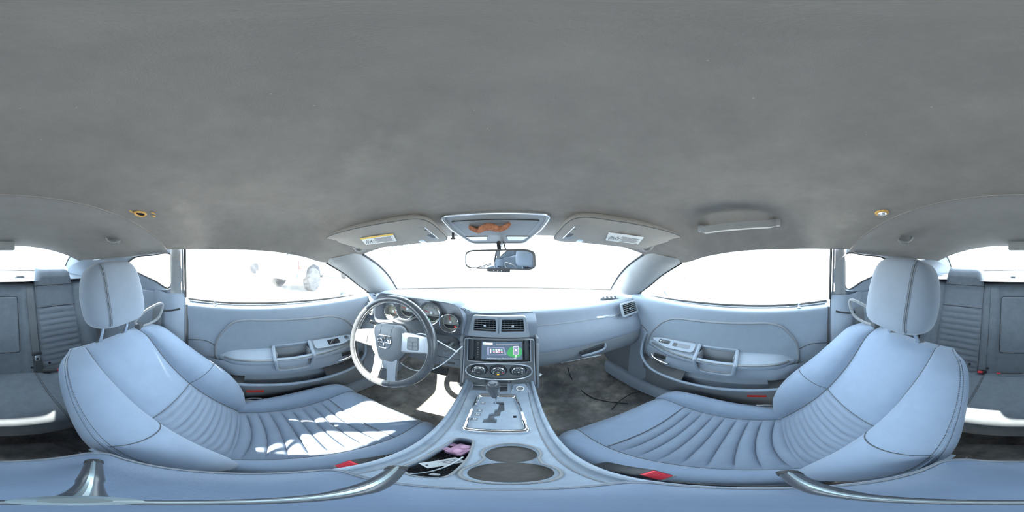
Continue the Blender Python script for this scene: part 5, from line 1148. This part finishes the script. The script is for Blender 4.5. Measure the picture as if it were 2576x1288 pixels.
# ---- sun visors
for mir in (True, False):
    who = "driver's" if mir else "passenger's"; sx = -1 if mir else 1
    vz = thing('sun_visor', 'grey fabric '+who+' sun visor with a '+('yellow headed' if mir else 'white')+' warning label', 'sun visor', (sx*0.35, 0.42, 0.06), 'sun visors')
    T_, R_, I_, H_ = Vector((0.525, 0.275, 0.074)), Vector((0.205, 0.400, 0.110)), Vector((0.195, 0.560, 0.062)), Vector((0.478, 0.425, 0.032))
    out = [T_, T_.lerp(R_, 0.3)+Vector((0, -0.008, 0.006)), T_.lerp(R_, 0.7)+Vector((0, -0.004, 0.006)), R_, R_.lerp(I_, 0.5)+Vector((-0.018, 0, 0.0)), I_, I_.lerp(H_, 0.35), I_.lerp(H_, 0.7), H_, H_.lerp(T_, 0.35)+Vector((0.01, 0.0, -0.002)), H_.lerp(T_, 0.75)+Vector((0.022, 0.0, 0.0))]
    oc_ = curve(out, 72, True); ctr = sum(oc_, Vector((0, 0, 0)))/72
    nrm = (R_-T_).cross(H_-T_).normalized(); nrm = nrm if nrm.z < 0 else -nrm
    def vr(k, d): return [ctr+(p-ctr)*k+nrm*d for p in oc_]
    vb_ = B(mir).loft([vr(0.97, -0.013), vr(1.0, -0.006), vr(1.0, 0.002), vr(0.97, 0.007), vr(0.55, 0.009), vr(0.03, 0.009)], caps=True).build('visor_panel', M_visor, vz, sharp=60)
    B(mir).tube([ctr+(p-ctr)*0.985+nrm*0.0055 for p in oc_], 0.0013, 5, closed=True).build('visor_seam', M_stitch, vz)
    # label
    lc = at(948 if mir else 1565, 596 if mir else 592, Y=0.43 if mir else 0.43); lc.x = abs(lc.x)
    LX = (I_-H_).normalized(); LY = nrm.cross(LX)
    lc = ctr+LX*(-0.012 if mir else -0.010)+LY*(0.0)+nrm*0.0118
    Lf = frame(lc, -LX, (T_+R_-I_-H_)); 
    if (Lf.to_3x3() @ Vector((0, 0, 1))).dot(nrm) < 0: Lf = frame(lc, LX, (T_+R_-I_-H_))
    lb = B(mir).prism([(-0.058, -0.026), (0.058, -0.026), (0.058, 0.026), (-0.058, 0.026)], 0.0008, Lf).build('warning_label', M_paper, vz, label='paper warning label')
    B(mir).prism([(-0.058, 0.017), (0.058, 0.017), (0.058, 0.026), (-0.058, 0.026)], 0.0004, Lf @ Matrix.Translation((0, 0, 0.0008))).build('label_band', M_yellow if mir else M_paper, lb)
    tm = Lf @ Matrix.Translation((0, 0, 0.0014))
    fx = -1 if mir else 1
    for k in range(7): B(mir).box((0.018*fx, 0.010-k*0.0048, 0), (0.062-0.006*(k % 3), 0.0014, 0.0002), 0, tm).build('print_line', M_ink, lb)
    for k in range(5): B(mir).tube(curve([tm @ Vector((fx*(-0.050+k*0.007), -0.016, 0)), tm @ Vector((fx*(-0.046+k*0.007), -0.002+0.004*(k % 2), 0)), tm @ Vector((fx*(-0.042+k*0.007), 0.006-0.006*(k % 3), 0))], 6), 0.0008, 4).build('print_figure', M_ink, lb)
    # finger recess at the inner end, vanity slot, hinge
    rc = R_.lerp(I_, 0.55)+(T_-R_).normalized()*0.030+nrm*0.008
    RF = frame(rc, (I_-R_), (T_-R_)); 
    if (RF.to_3x3() @ Vector((0, 0, 1))).dot(nrm) < 0: RF = frame(rc, (R_-I_), (T_-R_))
    el = [(0.055*math.cos(a), 0.022*math.sin(a)) for a in [k*math.pi/12 for k in range(24)]]
    rcp_ = B(mir).prism(el, 0.002, RF, 0.001).build('finger_recess', M_grey, vz)
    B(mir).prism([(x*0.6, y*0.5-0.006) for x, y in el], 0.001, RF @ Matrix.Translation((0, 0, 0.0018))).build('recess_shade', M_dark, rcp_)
    B(mir).tube([RF @ Vector((x, -0.014, 0.003)) for x in (-0.045, 0.045)], 0.0015, 6).build('clip_bar', M_satin, rcp_)
    B(mir).box((0.035, 0.045, 0), (0.030, 0.018, 0.002), 0.0005, RF).build('ticket_clip', M_satin, vz)
    hg = H_+Vector((0.02, -0.01, 0.004))
    B(mir).tube(curve([hg+Vector((0.03, -0.02, 0.012)), hg+Vector((0.02, 0.0, -0.012)), hg+Vector((0.0, 0.012, -0.014)), hg+Vector((-0.03, 0.01, 0.004))], 12), 0.006, 8).build('hinge_arm', M_grey, vz)
    B(mir).lathe([(0.014, 0.0), (0.013, -0.010), (0.008, -0.012), (0, -0.012)], Matrix.Translation(hg+Vector((0.02, -0.005, 0.006))), 16).build('hinge_cap', M_grey, vz)
# visor clip beside the overhead console
vc = thing('visor_clip', 'small dark visor clip hanging beside the overhead console', 'clip', tuple(at(1140, 603, Y=0.60)))
p_ = at(1140, 600, Y=0.60)
B().box(tuple(p_+Vector((0, 0, 0.012))), (0.010, 0.012, 0.024), 0.003).build('stem', M_dark, vc); B().box(tuple(p_), (0.020, 0.012, 0.008), 0.003).build('hook', M_dark, vc)
# ---- coat hooks
for mir, px, py in ((True, 290, 606), (False, 2272, 605)):
    lo_ = at(px, py, X=-0.455 if mir else 0.445); lo_.x = abs(lo_.x)
    hk = thing('coat_hook', 'grey plastic coat hook on the rear headliner above the '+("driver's" if mir else "passenger's")+' shoulder', 'coat hook', ((-1 if mir else 1)*lo_.x, lo_.y, lo_.z), 'coat hooks')
    HK = frame(lo_, (0.0, 1, 0.05), (0.35, 0, 1))       # x forward, y up, z inboard/outboard
    iz = (HK.to_3x3() @ Vector((0, 0, 1))).x; z_ = -1 if iz > 0 else 1
    B(mir).prism(roundpoly([(-0.022, 0.010), (0.010, 0.020), (0.036, -0.004), (0.026, -0.018), (-0.018, -0.018)], 0.006, 4), 0.005*z_, HK, 0).build('base_plate', M_grey, hk)
    B(mir).tube(curve([HK @ Vector((0.034, -0.006, 0.004*z_)), HK @ Vector((0.012, -0.014, 0.014*z_)), HK @ Vector((-0.012, -0.008, 0.024*z_)), HK @ Vector((-0.026, 0.006, 0.028*z_))], 12), [0.004]+[0.006]*10+[0.007], 8).build('hook_arm', M_grey, hk)
# ---- passenger grab handle
gh = thing('grab_handle', 'pale grey grab handle above the passenger door', 'grab handle', (0.53, 0.08, 0.085))
ga, gb2 = at(1768, 577, X=0.52), at(1950, 562, X=0.53)
hpts = [ga+Vector((0.01, 0.0, 0.010)), ga+Vector((-0.012, -0.012, -0.004)), ga.lerp(gb2, 0.3)+Vector((-0.024, 0, -0.006)), ga.lerp(gb2, 0.7)+Vector((-0.024, 0, -0.006)), gb2+Vector((-0.012, 0.012, -0.004)), gb2+Vector((0.01, 0, 0.010))]
B().strap(curve(hpts, 30), 0.022, 0.012, (0.2, 0, 1)).build('grip', M_pillar, gh)
for p in (ga, gb2): B().box(tuple(p+Vector((0.006, 0, 0.004))), (0.020, 0.036, 0.024), 0.005).build('end_cap', M_pillar, gh)
# ---- high brake light housing under the rear headliner
bl = thing('brake_light_housing', 'grey box of the high brake light at the top of the rear window', 'brake light', (-0.012, -0.88, 0.03))
B().box((-0.010, -0.895, 0.062), (0.165, 0.07, 0.064), 0.008).build('cover', M_grey, bl)
B().box((-0.010, -0.865, 0.0895), (0.150, 0.02, 0.004), 0.001).build('cover_lip', M_dark, bl)
# ---- rear belt guides on the parcel shelf
for x, w, lab in ((-0.165, 0.075, 'left'), (0.055, 0.04, 'centre')):
    bg_ = thing('belt_guide', 'pale plastic seat belt guide on the parcel shelf '+('beside the lap belt' if lab == 'left' else 'behind the centre armrest'), 'belt guide', (x, -1.16, -0.158))
    B().box((x, -1.16, -0.149), (w, 0.035, 0.018), 0.005).build('bezel', M_pillar, bg_); B().box((x, -1.1415, -0.149), (w*0.65, 0.003, 0.007), 0.001).build('slot', M_black, bg_)

# ================================================================== SMALL THINGS
# key in the ignition
ky = thing('car_key', 'dark car key with a ring hanging in the ignition', 'key', tuple(ig+Vector((0, -0.02, -0.03))))
kd = (Vector((-0.014, -0.05, -0.022))).normalized(); kf = frame(ig+Vector((0, -0.008, 0.0)), kd, (0.3, 0, 1))
B().box((0.028, 0, 0), (0.050, 0.024, 0.012), 0.005, kf).build('head', M_stack, ky)
B().tube([ig+Vector((0, -0.016, 0)), ig+Vector((0, 0.004, 0))], 0.004, 8).build('blade', M_satin, ky)
kr = kf @ Vector((0.052, -0.004, 0)); B().tube([kr+Vector((0.008*math.cos(a), 0.001*math.sin(a), -0.008+0.010*math.sin(a))) for a in [k*math.pi/10 for k in range(20)]], 0.0011, 6, closed=True).build('ring', M_chrome, ky)
# white cable tie looped through the wheel
zt = thing('cable_tie', 'long white cable tie looped through the steering wheel', 'cable tie', tuple(at(1148, 884, Y=0.50)))
zk = at(1148, 884, Y=0.500)
B().tube(curve([zk, at(1090, 852, Y=0.495), at(1050, 840, Y=0.50), at(1010, 870, Y=0.505), at(1006, 908, Y=0.500), at(1032, 928, Y=0.485), at(1065, 933, Y=0.475), at(1095, 926, Y=0.478), at(1125, 907, Y=0.488), zk], 60), 0.0022, 6).build('strap', M_tie, zt)
B().box(tuple(zk), (0.008, 0.006, 0.006), 0.0015).build('lock_head', M_tie, zt)
B().tube([zk, at(1163, 871, Y=0.505)], 0.0020, 6).build('tail', M_tie, zt)
# key tag hanging beside the passenger side of the stack
kt = thing('key_tag', 'small white key tag on the passenger side of the centre stack', 'key tag', tuple(at(1358, 944, Y=0.60)))
tp_ = at(1356, 942, Y=0.605); tf = frame(tp_, (0.8, 0, -0.6), (0.6, 0.3, 0.8))
B().prism(rrect(0.022, 0.014, 0.003), 0.002, tf @ Matrix.Translation((0, 0, -0.001)), 0).build('tag', M_paper, kt); B().box((0.018, -0.002, 0), (0.014, 0.009, 0.004), 0.001, tf).build('clip', M_black, kt)
B().box((-0.002, 0.003, 0.0015), (0.006, 0.004, 0.002), 0, tf).build('print', M_ink, kt)
# pink plastic piece, papers, tie ends in the tray
TZ = ZC-0.046
pk_ = thing('pink_clip', 'pink plastic piece with two round studs in the console tray', 'clip', (-0.050, 0.235, TZ))
PM = Matrix.Translation((-0.050, 0.232, TZ+0.016)) @ Matrix.Rotation(math.radians(-18), 4, 'Z')
B().box((0.004, 0, 0), (0.030, 0.042, 0.022), 0.003, PM).build('block', M_pink, pk_)
for y_ in (-0.010, 0.010):
    B().lathe([(0.0075, 0.010), (0.0075, 0.014), (0.005, 0.0155), (0, 0.0155)], PM @ Matrix.Translation((0.006, y_, 0)), 20).build('stud', M_pink, pk_)
    B().box((-0.015, y_, 0.004), (0.014, 0.013, 0.006), 0.002, PM).build('tab', M_pink, pk_)
pp_ = thing('paper_tag', 'white printed paper tag with a punched hole in the console tray', 'tag', (-0.050, 0.170, TZ+0.006))
PT = Matrix.Translation((-0.050, 0.172, TZ+0.020)) @ Matrix.Rotation(math.radians(55), 4, 'Z') @ Matrix.Rotation(math.radians(8), 4, 'Y')
B().box((0, 0, 0), (0.052, 0.022, 0.0012), 0, PT).build('card', M_paper, pp_); B().lathe([(0.002, 0.001), (0, 0.001)], PT @ Matrix.Translation((-0.021, 0.0, 0)), 10).build('hole', M_hole, pp_)
for k in range(3): B().box((0.010, -0.006+k*0.005, 0.0009), (0.022, 0.0012, 0.0003), 0, PT).build('print_line', M_ink, pp_)
B().box((0, 0, -0.012), (0.01, 0.01, 0.024), 0, PT).build('fold', M_paper, pp_)
ct = thing('cable_tie', 'cut white cable tie lying in the console tray', 'cable tie', (-0.045, 0.15, TZ))
B().tube(curve([(-0.066, 0.113, TZ+0.010), (-0.050, 0.132, TZ+0.016), (-0.040, 0.165, TZ+0.022), (-0.034, 0.200, TZ+0.028)], 14), 0.0018, 6).build('strap', M_tie, ct)
B().box((-0.040, 0.128, TZ+0.008), (0.010, 0.007, 0.016), 0.002).build('lock_head', M_tie, ct)
tg = thing('tray_grit', 'crumbs and grit scattered on the bottom of the console tray', 'grit', (-0.05, 0.18, TZ), kind='stuff')
gr = B()
for k in range(160): x = random.uniform(-0.072, -0.032); y = random.uniform(0.118, 0.258); s_ = random.uniform(0.0006, 0.0020); gr.box((x, y, TZ+s_*0.3), (s_, s_*random.uniform(0.6, 1.6), s_), 0)
gr.build('grit', M_grey, tg, stuff=True)
# papers in the cup holders
cp = thing('paper_card', 'folded white receipt card standing in the front cup holder', 'paper', (0.027, 0.21, ZC-0.074))
CM = Matrix.Translation((0.026, 0.208, ZC-0.040)) @ Matrix.Rotation(math.radians(-8), 4, 'Z') @ Matrix.Rotation(math.radians(42), 4, 'X')
B().box((0, 0, 0), (0.050, 0.040, 0.0012), 0, CM).build('card', M_paper, cp)
B().box((0.0, 0.006, 0.0009), (0.016, 0.006, 0.0003), 0, CM).build('print_block', M_ink, cp)
for k in range(4): B().box((-0.012+0.012*(k % 2), -0.004-0.004*k, 0.0009), (0.014, 0.0012, 0.0003), 0, CM).build('print_line', M_ink, cp)
B().box((0, -0.018, -0.012), (0.03, 0.001, 0.022), 0, CM @ Matrix.Rotation(math.radians(-42), 4, 'X') @ Matrix.Translation((0, 0.008, -0.008))).build('fold', M_paper, cp)
sc_ = thing('paper_scrap', 'small white paper scrap at the bottom of the rear cup holder', 'paper', (0.010, 0.125, ZC-0.074))
B().box((0.012, 0.132, ZC-0.0735), (0.014, 0.010, 0.003), 0.001, None).build('scrap', M_paper, sc_)
cg = thing('cup_dirt', 'dust and crumbs in the rear cup holder', 'dirt', (0.024, 0.143, ZC-0.074), kind='stuff'); gr = B()
for k in range(120): a = random.uniform(0, 6.28); r = 0.033*random.random()**0.5; s_ = random.uniform(0.0006, 0.002); gr.box((0.024+r*math.cos(a), 0.143+r*math.sin(a), ZC-0.0745+s_*0.3), (s_, s_, s_), 0)
gr.build('crumbs', M_grey, cg, stuff=True)
# black wires on the passenger floor
FZ = -0.948
wr_ = tag(B().tube(curve([at(1428, 925, Y=0.70), at(1436, 948, Z=-0.86), at(1455, 975, Z=FZ+0.006), at(1490, 1000, Z=FZ+0.006), at(1530, 1010, Z=FZ+0.006), at(1580, 1015, Z=FZ+0.006)], 40), 0.0028, 6).build('wire', M_rubber), 'thin black wire running across the passenger footwell carpet', 'wire')
tag(B().tube(curve([at(1540, 1030, Z=FZ+0.006), at(1560, 1008, Z=FZ+0.02), at(1590, 990, Z=FZ+0.03), at(1625, 985, Z=FZ+0.02), at(1660, 992, Z=FZ+0.006)], 30), 0.0030, 6).build('wire', M_rubber), 'black wire arching up beside the passenger seat cushion', 'wire')
tag(B().tube([at(1413, 913, Y=0.69), at(1415, 911, Y=0.688), at(1470, 900, Y=0.672), at(1512, 893, Y=0.668)], 0.004, 8).build('trim_strip', M_satin), 'loose pale trim strip hanging below the glove box', 'trim strip')
# pedals
for x, y, z, w, h, lab in ((-0.33, 0.80, -0.735, 0.11, 0.055, 'wide black brake pedal under the steering wheel'), (-0.205, 0.84, -0.80, 0.05, 0.12, 'tall black accelerator pedal beside the console')):
    pd_ = thing('pedal', lab, 'pedal', (x, y, z-0.05)); pf = frame((x, y, z), (1, 0, 0), (0, 0.55, 1))
    B().prism(rrect(w, h, 0.008), 0.012, pf, 0.003).build('pad', M_dark, pd_)
    for k in range(4): B().box((0, (k-1.5)*h/5, 0.0125), (w*0.8, 0.003, 0.003), 0, pf).build('rib', M_rubber, pd_)
    B().tube([(x, y, z), (x, y+0.10, z+0.10), (x, y+0.14, z+0.25)], 0.008, 8).build('arm', M_black, pd_)
# ---- mini tripod on the armrest lid under the viewpoint
AZ = -0.498
tri = thing('mini_tripod', 'black mini tripod standing on the armrest lid', 'tripod', (0.0, -0.02, AZ))
hubp = Vector((0.006, -0.026, AZ+0.062))
B().lathe([(0.009, -0.012), (0.0125, -0.006), (0.0125, 0.010), (0.007, 0.016), (0.0, 0.016)], Matrix.Translation(hubp), 20).build('hub', M_tripm, tri)
for k, (px, py) in enumerate(((1000, 1176), (1982, 1188), (236, 1160))):
    tip = at(px, py, Z=AZ+0.010); mid_ = hubp.lerp(tip, 0.5)+Vector((0, 0, 0.012))
    lg = B().tube(curve([hubp, mid_, tip], 14), [0.007]*6+[0.0085]*8, 12).build('leg', M_tripod, tri)
    B().tube([tip+(mid_-tip).normalized()*0.012, tip], 0.0095, 12).build('foot_cap', M_rubber, lg)
    B().tube(curve([hubp+Vector((0, 0, 0.006)), mid_+Vector((0, 0, 0.008)), tip+Vector((0, 0, 0.008))], 14), [0.0025]*14, 8).build('leg_rib', M_tripm, lg)

# ================================================================== OUTSIDE
M_smir = mat('side_mirror_paint', (0.11, 0.135, 0.16), 0.35, 0.2, coat=0.4)
for mir in (True, False):
    sx = -1 if mir else 1; who = "driver's" if mir else "passenger's"
    mc2 = at(830, 722, X=-0.96) if mir else at(1702, 720, X=0.96); mc2.x = abs(mc2.x)
    sm = thing('side_mirror', 'pale '+who+' side mirror outside the door window', 'side mirror', (sx*mc2.x, mc2.y, mc2.z-0.07), 'side mirrors')
    SM = Matrix.Translation(mc2) @ Matrix.Rotation(math.radians(-16), 4, 'Z') @ frame((0, 0, 0), (1, 0, 0), (0, 0, 1))
    fo = roundpoly([(-0.095, 0.045), (-0.07, 0.066), (0.08, 0.060), (0.100, 0.03), (0.095, -0.05), (0.07, -0.066), (-0.08, -0.060), (-0.100, -0.03)], 0.03, 5)
    def sr(k, z): return [SM @ Vector((x*k, y*k, z)) for x, y in fo]
    B(mir).loft([sr(0.25, -0.115), sr(0.7, -0.095), sr(0.95, -0.05), sr(1.0, 0.0), sr(0.97, 0.004), sr(0.92, -0.004)], caps=True).build('housing', M_smir, sm)
    B(mir).prism([(x*0.92, y*0.92) for x, y in fo], 0.001, SM @ Matrix.Translation((0, 0, -0.003))).build('mirror_glass', M_mirror, sm)
    B(mir).tube([mc2+Vector((-0.05, 0.05, -0.05)), mc2+Vector((-0.17, 0.07, -0.075))], [0.028, 0.035], 12).build('arm', M_smir, sm)
def wheel(parent, c, r, w, name='wheel'):
    Wm = Matrix.Translation(c) @ Matrix.Rotation(math.radians(90), 4, 'Y')
    t_ = B().lathe([(r*0.66, -w/2), (r*0.94, -w/2), (r, -w*0.36), (r, w*0.36), (r*0.94, w/2), (r*0.66, w/2)], Wm, 40).build(name, M_tire, parent)
    B().lathe([(r*0.66, w*0.45), (r*0.60, w*0.40), (r*0.52, w*0.25), (r*0.20, w*0.30), (r*0.16, w*0.42), (0, w*0.42)], Wm, 32).build('wheel_disc', M_satin, t_)
    for k in range(8): a = k*math.pi/4; B().lathe([(r*0.07, w*0.27), (0, w*0.27+0.004)], Wm @ Matrix.Translation((r*0.40*math.cos(a), r*0.40*math.sin(a), 0.01)), 12).build('wheel_hole', M_black, t_)
    return t_
G = -1.22
tk = thing('pickup_truck', "blue-grey pickup truck parked outside the driver's window", 'pickup truck', (-5.0, 1.9, G))
tk.rotation_euler = (0, 0, math.radians(38))
side = [(1.25, 0.55), (1.25, 1.15), (3.0, 1.18), (3.0, 1.90), (3.3, 1.98), (4.5, 1.98), (5.1, 1.25), (6.6, 1.12), (6.8, 0.55), (6.35, 0.5), (6.2, 0.82), (5.75, 0.92), (5.35, 0.82), (5.2, 0.5), (2.75, 0.5), (2.6, 0.82), (2.2, 0.95), (1.8, 0.82), (1.65, 0.5)]
Fk = frame((-5.0, 0, G), (0, 1, 0), (0, 0, 1))
B().prism([(y, z) for y, z in side], 1.75 if (Fk.to_3x3() @ Vector((0, 0, 1))).x < 0 else -1.75, Fk).build('body', M_truck, tk, sharp=20)
B().prism(roundpoly([(3.15, 1.25), (3.15, 1.82), (4.35, 1.82), (4.85, 1.25)], 0.08, 3), 0.02, Fk @ Matrix.Translation((0, 0, 0.0))).build('side_window', M_black, tk)
for y in (2.2, 5.75): wheel(tk, (-5.06, y, G+0.40), 0.40, 0.26); wheel(tk, (-6.6, y, G+0.40), 0.40, 0.26)
B().box((-5.85, 1.14, G+0.60), (1.7, 0.14, 0.18), 0.03).build('rear_bumper', M_satin, tk); B().box((-4.99, 1.36, G+0.95), (0.02, 0.14, 0.26), 0.01).build('tail_lamp', M_reflect, tk)
vn = thing('white_van', 'white van parked far off beyond the driver window', 'van', (-12.5, 2.0, G))
Fv = frame((-11.4, 0, G), (0, 1, 0), (0, 0, 1))
B().prism(roundpoly([(-0.6, 0.45), (-0.6, 2.0), (3.6, 2.0), (4.4, 1.25), (5.2, 1.1), (5.2, 0.45)], 0.15, 3), 1.9 if (Fv.to_3x3() @ Vector((0, 0, 1))).x < 0 else -1.9, Fv).build('body', M_wv, vn)
for y in (0.35, 4.3): wheel(vn, (-11.45, y, G+0.36), 0.36, 0.24)
B().prism([(2.6, 1.25), (2.6, 1.75), (3.5, 1.75), (3.95, 1.25)], 0.02, Fv).build('side_window', M_black, vn)
